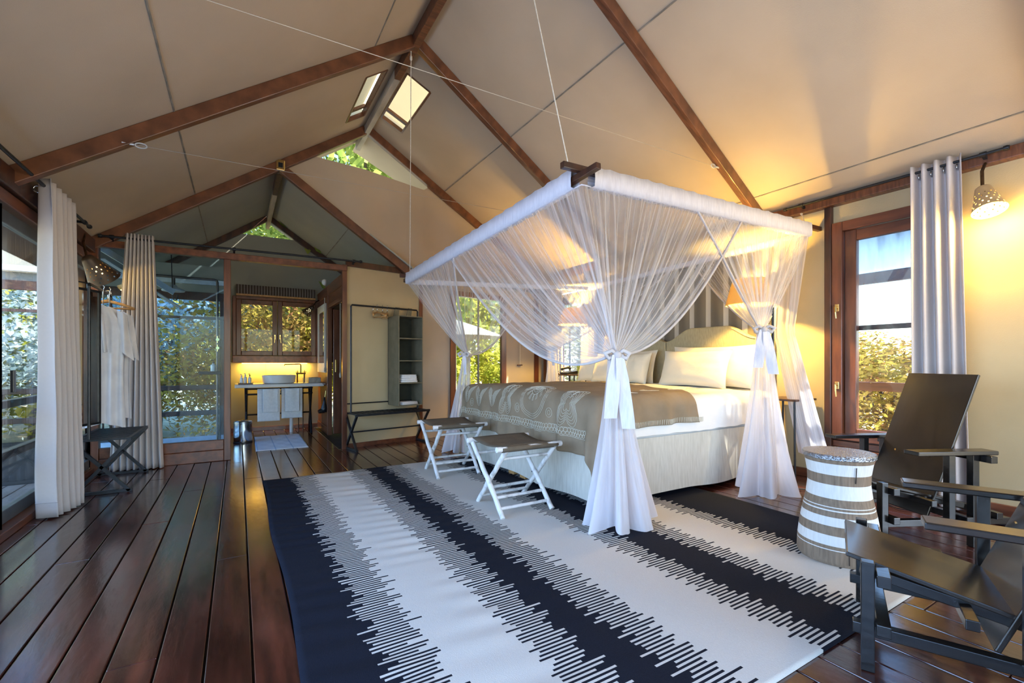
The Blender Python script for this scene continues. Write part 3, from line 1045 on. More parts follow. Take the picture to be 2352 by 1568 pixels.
MB().bev((XL - 1.4, 8.22, 2.08), (-.17, 8.27, 2.20), .005).build('board', M_wooddk, fr)
MB().bev((XL - 1.4, 8.24, 1.80), (-.17, 8.27, 1.84), .004).build('board', M_wooddk, fr)
MB().box((XL - 1.4, 8.24, 2.20), (-.17, 8.26, 2.60)).build('canvas_valance', M_canvas_grey, fr)

sh = thing('shower', 'dark copper riser pipe with taps and wide shower head', 'shower', (-.26, 7.8, 0))
MB().tube([(-.255, 7.8, .05), (-.255, 7.8, 2.30), (-.262, 7.8, 2.325), (-.285, 7.8, 2.335), (-1.1, 7.8, 2.335)], .017, 10).build('riser_pipe', M_copper, sh, True)
MB().tube([(-.225, 7.83, .05), (-.225, 7.83, 1.5)], .012, 8).build('supply_pipe', M_copper, sh, True)
for z in (1.48, 1.36):
    v = MB().tube([(-.25, 7.80, z), (-.25, 7.70, z)], .022, 10).build('valve', M_brass, sh, True)
    MB().tube([(-.30, 7.71, z), (-.20, 7.71, z)], .009, 6).tube([(-.25, 7.71, z - .05), (-.25, 7.71, z + .05)], .009, 6).build('tap_handle', M_brass, v, True)
MB().tube([(-.765, 7.8, 2.335), (-.765, 7.8, 2.20)], .022, 10).build('drop_pipe', M_copper, sh, True)
MB().lathe([(.02, .09), (.035, .085), (.05, .06), (.12, .03), (.135, .012), (.13, .0), (0.001, .004)], 24, (-.765, 7.8, 2.135)).build('shower_head', M_galv, sh, 'all')
for k, (hx, hy, zb) in enumerate(((-.93, 7.1, 1.93), (-.72, 7.1, 1.93))):
    pts = [(hx, hy, 2.60), (hx + .015, hy, zb + .06)] + [(hx + .04 - .025 * math.cos(a), hy, zb + .05 - .05 * math.sin(a)) for a in (0.3, .8, 1.57, 2.3, 2.9)] + [(hx + .068, hy, zb + .08)]
    o = MB().tube(pts, .006, 6).build('hanging_hook', M_black, None, True)
    tag(o, ('black towel hook rod hanging in the shower, left of two', 'black towel hook rod hanging in the shower, right of two')[k], 'hook', 'shower hooks')
o = MB().bev((-.47, 7.66, .985), (-.20, 7.80, 1.03), .006).build('soap_shelf', M_black)
tag(o, 'small black shelf on the shower pipe', 'shelf')
bt = thing('soap_bottle', 'pump bottle on the black shower shelf', 'bottle', (-.30, 7.72, 1.03))
MB().lathe([(.001, 0), (.035, 0), (.035, .085), (.015, .10), (.013, .11)], 14, (-.30, 7.72, 1.031)).build('bottle_body', M_amber, bt, True)
MB().lathe([(.014, .0), (.014, .02), (.006, .022), (.006, .05), (.001, .05)], 10, (-.30, 7.72, 1.14)).tube([(-.30, 7.72, 1.185), (-.345, 7.72, 1.18)], .006, 6).build('pump', M_plastic, bt, True)

struct('ground', MB().grid(lambda u, v: (-45 + 90 * u, -30 + 80 * v, -.75 + .25 * noise.noise(Vector((u * 9, v * 9, 0)))), 40, 40), M_ground, 'dry grassy ground outside', smooth='all')
deck = struct('deck', MB().box((-3.1, Y0 - 1, -.2), (XL - .1, 10.0, -.075)), M_subfloor, 'grey veranda deck outside the sliding doors')
for k in range(12):
    a = -3.05 + k * .142
    MB().bev((a, Y0 - 1, -.075), (a + .132, 6.3, -.04), .004).build('plank', M_deck, deck)
vr = thing('veranda_railing', 'brown guard rails outside the sliding glass door', 'railing', (-1.55, 5.2, 0))
for z in (.83, .44):
    MB().bev((-1.58, 2.0, z - .03), (-1.52, 6.3, z + .03), .005).build('rail', M_wooddk, vr)
for yy in (2.05, 6.25):
    MB().bev((-1.59, yy - .04, -.08), (-1.51, yy + .04, .90), .005).build('post', M_wooddk, vr)
pr = thing('porch_railing', 'brown timber rail outside the armchair window', 'railing', (6.2, 2, 0))
MB().bev((6.18, -2, .83), (6.24, 6.5, .93), .005).build('rail', M_woodh, pr)
for yy in (-1.5, 3.4, 6.4):
    MB().bev((6.17, yy - .04, -.6), (6.25, yy + .04, .83), .005).build('post', M_wood, pr)
ee = thing('porch_eave', 'timber eave boards above the armchair window', 'eave', (5.6, 1.5, 2.4))
MB().beam((XR + .05, 1.45, 2.46), (6.0, 1.45, 2.10), .06, .09).build('rafter_tail', M_woodh, ee)
MB().bev((5.95, -1.5, 2.02), (6.0, 6.0, 2.14), .004).build('fascia', M_woodh, ee)
# far bench on the deck beyond the far door, and its support post
ob = thing('garden_bench', 'brown timber bench outside the glazed far door', 'bench', (5.0, 9.2, 0))
MB().bev((4.55, 9.0, .60), (5.6, 9.35, .65), .005).build('seat', M_woodh, ob)
for xx in (4.75, 5.4):
    MB().bev((xx, 9.05, -.5), (xx + .08, 9.3, .60), .005).build('leg', M_wood, ob)
um = thing('garden_parasol', 'grey canvas parasol outside the glazed far door', 'parasol', (4.15, 9.4, 0))
MB().lathe([(1.15, 0), (.55, .22), (.05, .38), (.001, .40)], 8, (4.15, 9.4, 1.72)).build('canopy', M_canvas_grey, um)
MB().tube([(4.15, 9.4, -.5), (4.15, 9.4, 2.1)], .03, 8).build('pole', M_stone, um, True)

# trees and shrubs: leaf clusters round a trunk with branches


def leaf_mat(name, a, b):
    m = bpy.data.materials.new(name)
    m.use_nodes = True
    nt = m.node_tree
    nt.nodes.clear()
    out = nt.nodes.new('ShaderNodeOutputMaterial')
    mix = nt.nodes.new('ShaderNodeMixShader')
    mix.inputs[0].default_value = .38
    df = nt.nodes.new('ShaderNodeBsdfDiffuse')
    tl = nt.nodes.new('ShaderNodeBsdfTranslucent')
    nz = nt.nodes.new('ShaderNodeTexNoise')
    nz.inputs['Scale'].default_value = 3.1
    nz.inputs['Detail'].default_value = 6
    tc = nt.nodes.new('ShaderNodeTexCoord')
    nt.links.new(tc.outputs['Object'], nz.inputs['Vector'])
    rp = nt.nodes.new('ShaderNodeValToRGB')
    rp.color_ramp.elements[0].position = .36
    rp.color_ramp.elements[1].position = .64
    rp.color_ramp.elements[0].color = (*a, 1)
    rp.color_ramp.elements[1].color = (*b, 1)
    nt.links.new(nz.outputs['Fac'], rp.inputs[0])
    nt.links.new(rp.outputs[0], df.inputs[0])
    nt.links.new(rp.outputs[0], tl.inputs[0])
    nt.links.new(df.outputs[0], mix.inputs[1])
    nt.links.new(tl.outputs[0], mix.inputs[2])
    nt.links.new(mix.outputs[0], out.inputs[0])
    return m


ML_yel = leaf_mat('leaves_yellow_green', (0.26, 0.32, 0.03), (0.64, 0.58, 0.09))
ML_grn = leaf_mat('leaves_green', (0.13, 0.21, 0.04), (0.42, 0.48, 0.12))
ML_dry = leaf_mat('leaves_dry', (0.26, 0.13, 0.055), (0.50, 0.42, 0.08))
ML_haze = leaf_mat('leaves_blue_haze', (0.28, 0.42, 0.46), (0.66, 0.76, 0.78))  # bluish haze of the shaded background put into the leaf colour


def foliage_mesh(seed, n, leaf, rx, rz):
    rnd = random.Random(seed)
    mb = MB()
    blobs = []
    for _ in range(16):
        a, r = rnd.uniform(0, 2 * PI), rx * math.sqrt(rnd.random()) * .8
        blobs.append((r * math.cos(a), r * math.sin(a), rz * (rnd.random() * 1.7 - .75), rnd.uniform(.28, .55) * rx))
    for _ in range(n):
        bx, by, bz, br = rnd.choice(blobs)
        d = Vector((rnd.gauss(0, 1), rnd.gauss(0, 1), rnd.gauss(0, .85)))
        d.normalize()
        p = Vector((bx, by, bz)) + d * br * rnd.uniform(.55, 1.05)
        u = Vector((rnd.gauss(0, 1), rnd.gauss(0, 1), rnd.gauss(0, .6))).normalized()
        w = u.cross(d)
        if w.length < 1e-3:
            continue
        w.normalize()
        s = leaf * rnd.uniform(.6, 1.35)
        mb.add([p - u * s, p + w * s * .42, p + u * s, p - w * s * .42], [(0, 1, 2, 3)])
    return mb, blobs


def make_tree(seed, n, leaf, rx, rz, h, lm, name, label, cat, group):
    t = thing(name, label, cat, (0, 0, 0), group)
    mb, blobs = foliage_mesh(seed, n, leaf, rx, rz)
    mb.xf(Matrix.Translation((0, 0, h)))
    mb.build('foliage', lm, t)
    tr = MB().tube([(0, 0, -.1), (.04, .02, h * .4), (-.03, .05, h * .8), (0, 0, h + rz * .4)], [.09, .075, .05, .02], 7)
    for (bx, by, bz, br) in blobs[:9]:
        tr.tube([(0, 0, h * .5), (bx * .5, by * .5, h + bz * .55), (bx, by, h + bz)], [.035, .022, .008], 5)
    tr.build('trunk', M_bark, t)
    return t


def plant(src, loc, s, rz, label, sz=None):
    o = copy_tree(src)
    o.location = loc
    o.scale = (s, s, sz or s)
    o.rotation_euler = (0, 0, rz)
    o['label'] = label
    return o


G = 'trees and shrubs round the tent'
P_yel = make_tree(1, 13000, .060, 1.7, 1.2, 1.5, ML_yel, 'shrub', 'yellow-green shrub seen through the left sliding door', 'shrub', G)
P_grn = make_tree(2, 13000, .072, 2.3, 2.0, 2.6, ML_grn, 'tree', 'green tree rising behind the shower on the left', 'tree', G)
P_dry = make_tree(3, 17000, .042, 1.6, 1.1, 1.1, ML_dry, 'shrub', 'dry russet and yellow shrub outside the armchair window', 'shrub', G)
P_blu = make_tree(4, 14000, .062, 2.4, 1.8, 2.0, ML_haze, 'tree', 'tree tinted with blue haze light straight behind the shower railing', 'tree', G)
GZ = -.75
P_yel.location = (-5.6, 13.5, GZ)
P_yel.scale = (1.6, 1.6, 1.5)
P_grn.location = (-4.4, 16.0, GZ)
P_grn.scale = (1.3, 1.3, 1.25)
P_dry.location = (8.3, 2.9, GZ)
P_dry.scale = (1.15, 1.15, .92)
P_blu.location = (-1.6, 13.2, GZ)
plant(P_yel, (-8.2, 17.5, GZ), 2.2, 1.0, 'tall yellow-green shrub farthest left beyond the sliding door')
plant(P_blu, (-3.9, 12.2, GZ), .95, 2.1, 'tree tinted with blue haze light behind the white robe')
plant(P_dry, (.1, 12.4, GZ), 1.5, .7, 'russet and yellow shrub in the left bathroom pane', 1.6)
plant(P_grn, (2.4, 15.5, GZ), 1.0, 2.4, 'green tree with bright top in the right bathroom pane', .85)
plant(P_yel, (1.7, 12.6, GZ), 1.0, .4, 'yellow-green shrub low in the right bathroom pane')
plant(P_yel, (5.0, 13.0, GZ), 1.35, 2.0, 'yellow-green shrub beyond the glazed far door, left half')
plant(P_yel, (7.2, 13.8, GZ), 1.5, 3.1, 'yellow-green shrub beyond the glazed far door, right half')
plant(P_grn, (4.6, 17.5, GZ), 1.7, 4.0, 'tall green tree far beyond the glazed far door')
plant(P_yel, (9.4, 10.2, GZ), 1.2, 5.0, 'yellow-green shrub in the window behind the phone')
plant(P_dry, (9.0, .4, GZ), 1.2, 2.6, 'dry yellow shrub behind the right part of the porch rail', .9)
plant(P_dry, (10.8, 4.9, GZ), 1.4, 4.2, 'russet shrub farthest back outside the armchair window', .95)
plant(P_grn, (.4, 19.5, GZ), 2.0, 5.2, 'large green tree above the small bathroom gable opening', 1.9)
plant(P_grn, (2.9, 11.6, GZ), 1.35, 1.1, 'green treetop seen through the large roof gable opening', 2.35)
plant(P_blu, (-7.5, 21, GZ), 1.6, 3.3, 'pale tree tinted with blue haze light in the distance left of the shower')

# ------------------------------------------------------------------ rug


def rug_fn(u, v):
    x = 0.20 + u * 3.36
    y = 0.92 + v * 4.10
    w = max(0.0, 1 - abs(x - .33) / .30) + .8 * max(0.0, 1 - abs(x - .93) / .26) + .35 * max(0, 1 - abs(x - 1.3) / .25)
    r = math.sin(y * 41 + 3.2 * math.sin(y * 2.1) + x * 4) * (0.55 + 0.9 * noise.noise(Vector((x * 2.2, y * 3.1, 1.7)))) * w * 0.0085
    return (x + .012 * math.sin(y * 3.1), y, 0.014 + max(-.008, r))


rg = MB().grid(rug_fn, 110, 230)
n0 = len(rg.v)
edge = [i * 231 for i in range(111)] + [110 * 231 + j for j in range(1, 231)] + [i * 231 + 230 for i in range(109, -1, -1)] + [j for j in range(229, 0, -1)]
rg.add([(rg.v[i][0], rg.v[i][1], .002) for i in edge], [])
for k in range(len(edge)):
    k2 = (k + 1) % len(edge)
    rg.f.append((edge[k], n0 + k, n0 + k2, edge[k2]))
tag(rg.build('striped_rug', M_rug, None, 'all'), 'large black and white flat-woven rug with jagged stripes', 'rug')

# ------------------------------------------------------------------ bed
BX0_, BX1_, BY0_, BY1_ = 2.37, 4.74, 2.66, 5.14
bed = thing('bed', 'wide double bed with pale linen skirt and two cream headboards', 'bed', (3.55, 3.9, 0))


def skirt_fn(u, v):
    # perimeter: head-near corner -> foot -> far side
    per = [(BX1_, BY0_), (BX0_, BY0_), (BX0_, BY1_), (BX1_, BY1_)]
    lens = [BX1_ - BX0_, BY1_ - BY0_, BX1_ - BX0_]
    d = u * sum(lens)
    r = 0.07
    z = .055 + v * .475
    for k in range(3):
        if d <= lens[k] or k == 2:
            a, b = Vector((*per[k], 0)), Vector((*per[k + 1], 0))
            t = (b - a).normalized()
            p = a + t * d
            n = Vector((t.y, -t.x, 0)) * -1
            n = -n if (p + n - Vector((3.55, 3.9, 0))).length < (p - Vector((3.55, 3.9, 0))).length else n
            # round the corners
            dc0, dc1 = d, lens[k] - d
            if k > 0 and dc0 < r:
                p -= n * (r - math.sqrt(max(0, r * r - (r - dc0) ** 2)))
            if k < 2 and dc1 < r:
                p -= n * (r - math.sqrt(max(0, r * r - (r - dc1) ** 2)))
            w = .010 * (1 - v) * math.sin(d * 9 + k) + .012 * (1 - v) + .006 * noise.noise(Vector((d * 5, z * 5, k)))
            p += n * w
            return (p.x, p.y, z + .012 * (1 - v) * math.sin(d * 5 + k))
        d -= lens[k]


MB().grid(skirt_fn, 190, 8).build('bed_skirt', M_skirt, bed, 'all')
MB().bev((BX0_ + .04, BY0_ + .04, .10), (BX1_, BY1_ - .04, .50), .02).build('base', M_skirt, bed)
MB().bev((BX0_ + .02, BY0_ + .02, .50), (BX1_, BY1_ - .02, .80), .05).build('mattress', M_white, bed)
for px, py in ((2.40, 2.70), (2.40, 3.80), (2.40, 4.02), (2.40, 5.06), (4.60, 2.72), (4.60, 5.06)):
    MB().bev((px, py - .04, .013), (px + .08, py + .06, .10), .006).build('leg', M_hanger, bed)
for ya, yb in ((2.86, 4.075), (4.085, 5.28)):
    prof = []
    n = 24
    for k in range(n + 1):
        t = k / n
        s = 1 - abs(2 * t - 1)
        e = min(1.0, s / .62)
        prof.append((ya + (yb - ya) * t, 1.425 + .15 * (e * e * (3 - 2 * e))))
    pts = [(4.775, ya, .12)] + [(4.775, y, z) for y, z in prof] + [(4.775, yb, .12)]
    hb = MB().poly(pts, (.085, 0, 0)).build('headboard', M_headb, bed)
    bev = hb.modifiers.new('round', 'BEVEL')
    bev.width = .018
    bev.segments = 3
    bev.limit_method = 'ANGLE'
    MB().tube([(4.772, y + (0.012 if y < (ya + yb) / 2 else -.012), z - .012) for y, z in prof], .005, 6).build('piping', M_headb, hb)

R_ = 0.11


def drape(cx, cy, off=0.0, fold=1.0, ztop=0.865):
    x0, y0, y1 = BX0_ - .01 + R_, BY0_ - .015 + R_, BY1_ + .015 - R_
    ex = max(0.0, x0 - cx)
    ey = max(0.0, y0 - cy)
    fy = max(0.0, cy - y1)
    bx, by = max(cx, x0), min(max(cy, y0), y1)
    dx, dy = -ex, (-ey + fy)
    e = math.hypot(dx, dy)
    if ex > 0 and ey > 0:
        e *= 1 + .45 * min(ex, ey) / max(ex, ey)
    bump_ = .012 * noise.noise(Vector((cx * 3.2, cy * 3.2, 2.0))) + .01 * noise.noise(Vector((cx * 8, cy * 5.5, 4.0)))
    crown = .03 * math.sin(PI * min(1, max(0, (by - BY0_) / (BY1_ - BY0_))))
    if e < 1e-6:
        return Vector((bx, by, ztop + bump_ + crown + off))
    q_ = math.hypot(dx, dy)
    dx, dy = dx / q_, dy / q_
    if e < R_ * PI / 2:
        a = e / R_
        o, dn = R_ * math.sin(a), R_ * (1 - math.cos(a))
        nz = math.cos(a)
        no = math.sin(a)
    else:
        o, dn = R_, R_ + (e - R_ * PI / 2)
        nz, no = 0.0, 1.0
    k = min(1.0, dn / .35)
    along = cy if abs(dx) > abs(dy) else cx
    o += fold * k * (.022 + .020 * math.sin(along * 13 + 2 * math.sin(along * 4)) + .010 * math.sin(along * 31))
    o += off * no
    return Vector((bx + dx * o, by + dy * o, ztop + bump_ + crown * nz - dn + off * nz))


def sheet_fn(u, v):
    cx = (BX0_ - .30) + u * (BX1_ - BX0_ + .28)
    cy = (BY0_ - .27) + v * (BY1_ - BY0_ + .54)
    return drape(cx, cy, .0, .25, .855)


sh_ = MB().grid(sheet_fn, 70, 90).build('duvet', M_sheet, None, 'all')
tag(sh_, 'white cotton duvet and sheet tucked over the mattress', 'duvet')


def throw_pos(cx, cy, off=.010):
    return drape(cx, cy, off, 1.0, .872)


def throw_fn(u, v):
    cy = (BY0_ - .21) + v * (BY1_ - BY0_ + .21 + .38)
    xh = 3.50 + .55 * max(0, (cy - 2.75)) / 2.4 + .03 * math.sin(cy * 9)
    cx = (BX0_ - .42) + u * (xh - BX0_ + .42)
    return throw_pos(cx, cy)


tb = MB().grid(throw_fn, 90, 130).build('throw_blanket', M_throw, None, 'all')
tag(tb, 'khaki brown throw blanket with pale embroidered shapes over the foot of the bed', 'blanket')
so = tb.modifiers.new('thick', 'SOLIDIFY')
so.thickness = .006
so.offset = 1.0
# stitched motifs: polylines in cloth coordinates (e = distance past the foot edge, s = along the foot)
XF = BX0_ + .10
emb = MB()


def stitch(pts, r=.0017):
    P3 = [throw_pos(XF - e, s, .0175) for e, s in pts]
    emb.tube(P3, r, 4, False)


def ring(e, s, re, rs, n=20, a0=0, a1=2 * PI):
    stitch([(e + re * math.sin(a0 + (a1 - a0) * k / n), s + rs * math.cos(a0 + (a1 - a0) * k / n)) for k in range(n + 1)])


s = BY0_ + .12
while s < BY1_ + .25:                                     # looped band
    ring(.335, s, .018, .018, 8)
    ring(.362, s + .015, .016, .016, 8)
    s += .034
stitch([(.315, BY0_ + .1 + k * .1) for k in range(27)])
stitch([(.385, BY0_ + .1 + k * .1) for k in range(27)])


def fan(e, s, r):
    for q in (1, .9, .8):
        ring(e, s, r * q * .95, r * q, 26)
    for k in range(9):
        a = PI * (k + .5) / 9
        for w in (-.05, .05):
            stitch([(e - r * .6 + .9 * r * t * math.sin(a + w), s + r * t * .95 * math.cos(a + w)) for t in (.15, .4, .7, .9)])
    for q in (.2, .3, .4, .5):
        ring(e - r * .5, s, r * q, r * q * .9, 10, .3, PI - .3)


def cross_leaf(e, s, r):
    for q in (1, .86, .72, .58, .44, .3):
        pts = []
        for k in range(33):
            a = 2 * PI * k / 32
            rr = r * q * (.55 + .45 * abs(math.cos(2 * a + PI / 2)))
            pts.append((e + rr * math.sin(a) * 1.15, s + rr * math.cos(a) * .85))
        stitch(pts)


def shell(e, s, r, flip=1):
    for q in (1, .88, .76, .64, .52, .40, .28):
        pts = []
        for k in range(17):
            a = -1.9 + 3.8 * k / 16
            rr = r * q * (1 + .18 * math.cos(3 * a))
            pts.append((e + .9 * rr * math.cos(a) * .9, s + flip * rr * math.sin(a) * .75))
        stitch(pts)


fan(.10, 3.55, .21)
cross_leaf(.13, 3.02, .19)
cross_leaf(.14, 4.02, .17)
shell(.12, 4.32, .14)
shell(.12, 4.62, .15, -1)
shell(.10, 4.92, .15)
for e, s in ((.22, 3.27), (.22, 3.80), (.24, 4.80)):
    ring(e, s, .045, .035, 14)
    ring(e, s, .022, .016, 8)
for k in range(4):                                       # motifs on the top by the near side
    shell(-.45 - .32 * k, BY0_ + .25 + .05 * (k % 2), .11, 1 if k % 2 else -1)
emb.build('embroidery', M_embroid, tb, 'all')['kind'] = 'stuff'
fr_ = MB()
for k in range(60):                                      # stitched fringe line along the near hem
    cx = BX0_ + .25 + k * .016
    fr_.tube([throw_pos(cx, BY0_ - .165, .0175), throw_pos(cx, BY0_ - .205, .0175)], .0025, 4, False)
fr_.build('hem_stitching', M_embroid, tb)['kind'] = 'stuff'


def pillow_mb(w, h, t, seed):
    """pillow in the YZ plane, thickness along x, base at z=0"""
    def f(sgn):
        def g(u, v):
            a, b = 2 * u - 1, 2 * v - 1
            pinch = 1 - .06 * (a * a * b * b) * 0
            prof = max(0.0, (1 - abs(a) ** 2.6)) ** .55 * max(0.0, (1 - abs(b) ** 2.6)) ** .55
            ya = a * w / 2 * (1 - .045 * (1 - b * b) * abs(a) ** 6 * 1.0 + .02 * abs(a * b) ** 3)
            zb = b * h / 2 * (1 - .06 * (1 - a * a) * abs(b) ** 6 + .03 * abs(a * b) ** 3)
            n = noise.noise(Vector((a * 2.3, b * 2.3, seed))) * .10 + noise.noise(Vector((a * 6, b * 4, seed + 5))) * .05
            return Vector((sgn * t / 2 * prof * (1 + n), ya, zb + h / 2))
        return g
    m = MB()
    m.grid(f(1), 26, 20)
    m.grid(f(-1), 26, 20)
    return m


pil = [  # x, y, z, w, h, t, lean, yaw, label
    (4.60, 3.32, .862, 1.06, .47, .19, .20, .02, 'large cream pillow leaning on the near headboard, rear of its pair'),
    (4.40, 3.42, .862, .86, .43, .19, .32, .05, 'cream pillow in front on the near half of the bed'),
    (4.60, 4.62, .862, .98, .44, .18, .20, -.02, 'cream pillow leaning on the far headboard, rearmost'),
    (4.42, 4.30, .862, .40, .42, .17, .30, .03, 'square cream cushion beside the gap of the headboards'),
    (4.33, 4.72, .862, .66, .42, .18, .34, -.04, 'cream pillow in front on the far half of the bed'),
    (4.36, 5.12, .862, .44, .38, .16, .30, .12, 'cream cushion at the far edge of the bed'),
]
for k, (x, y, z, w, h, t, lean, yaw, lab) in enumerate(pil):
    m = pillow_mb(w, h, t, k * 3.1)
    m.xf(Matrix.Translation((x, y, z + .02)) @ rotz(yaw) @ Matrix.Rotation(lean, 4, 'Y'))
    o = m.build('pillow', M_pillow, None, 'all')
    tag(o, lab, 'pillow', 'pillows on the bed')

# pleated striped drape behind the headboards
o = MB().grid(lambda u, v: (4.915 + .012 * math.sin(u * 2 * PI * 11), 2.74 + u * 2.62, .30 + v * 2.10), 180, 2).build('striped_wall_drape', M_drape, None, 'all')
tag(o, 'brown wall drape with pale vertical stripes behind the headboards', 'drape')

# ------------------------------------------------------------------ mosquito net canopy
A, B, Cc, D = Vector((1.95, 2.36, 2.40)), Vector((1.79, 5.48, 2.19)), Vector((4.74, 2.32, 2.44)), Vector((4.76, 5.60, 2.37))
T_nf, T_ff, T_nh, T_fh = Vector((2.27, 2.38, 1.205)), Vector((2.50, 5.30, 1.255)), Vector((4.10, 2.40, 1.45)), Vector((4.0, 5.50, 1.363))
net = thing('mosquito_net', 'white gauze mosquito net canopy hanging over the bed and tied at four corners', 'net', (3.3, 3.9, 0))
for p, q, ex0, ex1 in ((A, Cc, .16, .20), (A, B, .16, .10), (B, D, .10, .05), (Cc, D, .02, .05)):
    d = (q - p).normalized()
    up = Vector((0, 0, .028 if (p, q) in ((A, Cc), (B, D)) else -.012))
    MB().beam(p - d * ex0 + up, q + d * ex1 + up, .042, .042, r=.004).build('frame_bar', M_wooddk, net)


def patch(u, v):
    p = A.lerp(Cc, u).lerp(B.lerp(D, u), v)
    p.z -= .02 + .10 * math.sin(PI * u) * math.sin(PI * v)
    return p


MB().grid(patch, 20, 20, uv=True).build('top_sheet', M_net_top, net, 'all')


def sleeve(p, q, a, b):
    p2, q2 = p.lerp(q, a), p.lerp(q, b)
    d = (q2 - p2)
    n = 60
    sec = [(-.033, .055), (.033, .055), (.036, -.02), (.034, -.075), (-.034, -.075), (-.036, -.02)]
    s = d.normalized().cross(Vector((0, 0, 1))).normalized()
    mb = MB()
    vs = []
    for i in range(n + 1):
        c = p2 + d * (i / n)
        for k, (a_, b_) in enumerate(sec):
            w = .004 * math.sin(i * 2.3 + k)
            vs.append(c + s * (a_ + w) + Vector((0, 0, b_ + .004 * math.sin(i * 1.7 + 2 * k))))
    fs = []
    for i in range(n):
        for k in range(6):
            fs.append((i * 6 + k, i * 6 + (k + 1) % 6, (i + 1) * 6 + (k + 1) % 6, (i + 1) * 6 + k))
    mb.add(vs, fs)
    return mb.build('hem_sleeve', M_hem, net, 'all')


sleeve(A, Cc, .03, .995)
sleeve(A, B, .02, .995)
sleeve(B, D, .01, .99)
sleeve(Cc, D, .01, .99)


def net_panel(p, q, f, T, sag, seed, folds=13, bow=0.0, n=110, m=26):
    """gauze from the top edge p->(fraction f of pq), gathered into the tie T"""
    side = (q - p).normalized().cross(Vector((0, 0, 1))).normalized()
    rnd = random.Random(seed)
    ph = [rnd.uniform(0, 6.28) for _ in range(4)]

    def fn(u, v):
        top = p.lerp(q, f * u) + Vector((0, 0, -.07))
        c = top.lerp(T + Vector((0, 0, .0)) + (q - p).normalized() * (u - .35) * .07, v)
        s_ = sag[0] + (sag[1] - sag[0]) * u ** 2.2
        c.z -= s_ * 4 * v * (1 - v) * (.75 + .5 * v)
        g = math.sin(2 * PI * folds * u + ph[0]) + .5 * math.sin(2 * PI * folds * 2.3 * u + ph[1])
        c += side * g * (.020 * math.sin(PI * min(1, v * 1.02)) * (1 - .6 * v) + .004)
        c += side * bow * math.sin(PI * v)
        return c
    mb = MB().grid(fn, n, m, uv=True)
    o = mb.build('net_panel', M_net, net, 'all')
    MB().tube([fn(1, k / 30) for k in range(31)], .010, 6).build('edge_band', M_hem_dk, o, 'all')
    MB().tube([Vector(fn(k / 40, 0)) for k in range(41)], .005, 5).build('top_cord', M_hem, o, 'all')
    return o


net_panel(A, B, .62, T_nf, (.03, .36), 1, 15)
net_panel(A, Cc, .62, T_nf, (.03, .22), 2, 14)
net_panel(B, A, .40, T_ff, (.02, .05), 3, 8, n=70)
net_panel(B, D, .60, T_ff, (.02, .22), 4, 11, n=80)
net_panel(Cc, A, .585, T_nh, (.02, .03), 5, 10)
net_panel(Cc, D, .40, T_nh, (.0, .05), 6, 7, n=70)
net_panel(D, Cc, .50, T_fh, (.02, .10), 7, 8, n=70)
net_panel(D, B, .50, T_fh, (.02, .15), 8, 9, n=70)


def net_tail(T, foot, r0, r1, seed, folds, squash=(1, 1), zend=.02, mtl=None):
    rnd = random.Random(seed)
    ph = rnd.uniform(0, 6)

    def fn(u, v):
        a = 2 * PI * u
        r = r0 + (r1 - r0) * (v ** 1.35)
        g = 1 + (.12 + .24 * v) * math.sin(folds * a + ph + 1.2 * v) + .10 * math.sin(2.3 * folds * a + 2 * ph)
        c = T.lerp(Vector((foot[0], foot[1], zend)), v)
        z = c.z + (.03 * v * math.sin(3 * a + ph))
        return (c.x + r * g * math.cos(a) * squash[0], c.y + r * g * math.sin(a) * squash[1], max(zend, z))
    o = MB().grid(fn, 150, 28, uv=True).build('net_tail', mtl or M_net_low, net, 'all')
    return o


net_tail(T_nf, (2.30, 2.36), .045, .20, 11, 7, (1.1, .8), .016)
net_tail(T_ff, (2.42, 5.40), .045, .16, 12, 7)
net_tail(T_nh, (4.02, 2.32), .05, .25, 13, 6, (1.05, .75), .006)
net_tail(T_fh, (4.0, 5.55), .045, .18, 14, 7)
# long outer fall of net beside the near headboard


def outer(u, v):
    p = Vector((4.66, 2.30 - .02 + u * .34, 2.36))
    q = Vector((4.44 + .05 * u, 2.30 + u * .22, 1.45))
    r = Vector((4.62 + .03 * u, 2.08 + u * .30, .28))
    c = p.lerp(q, v / .45) if v < .45 else q.lerp(r, (v - .45) / .55)
    c.x += .02 * math.sin(u * 14) + .02 * math.sin(v * PI) * math.sin(u * 5)
    return c


MB().grid(outer, 50, 30, uv=True).build('net_panel', M_net_low, net, 'all')


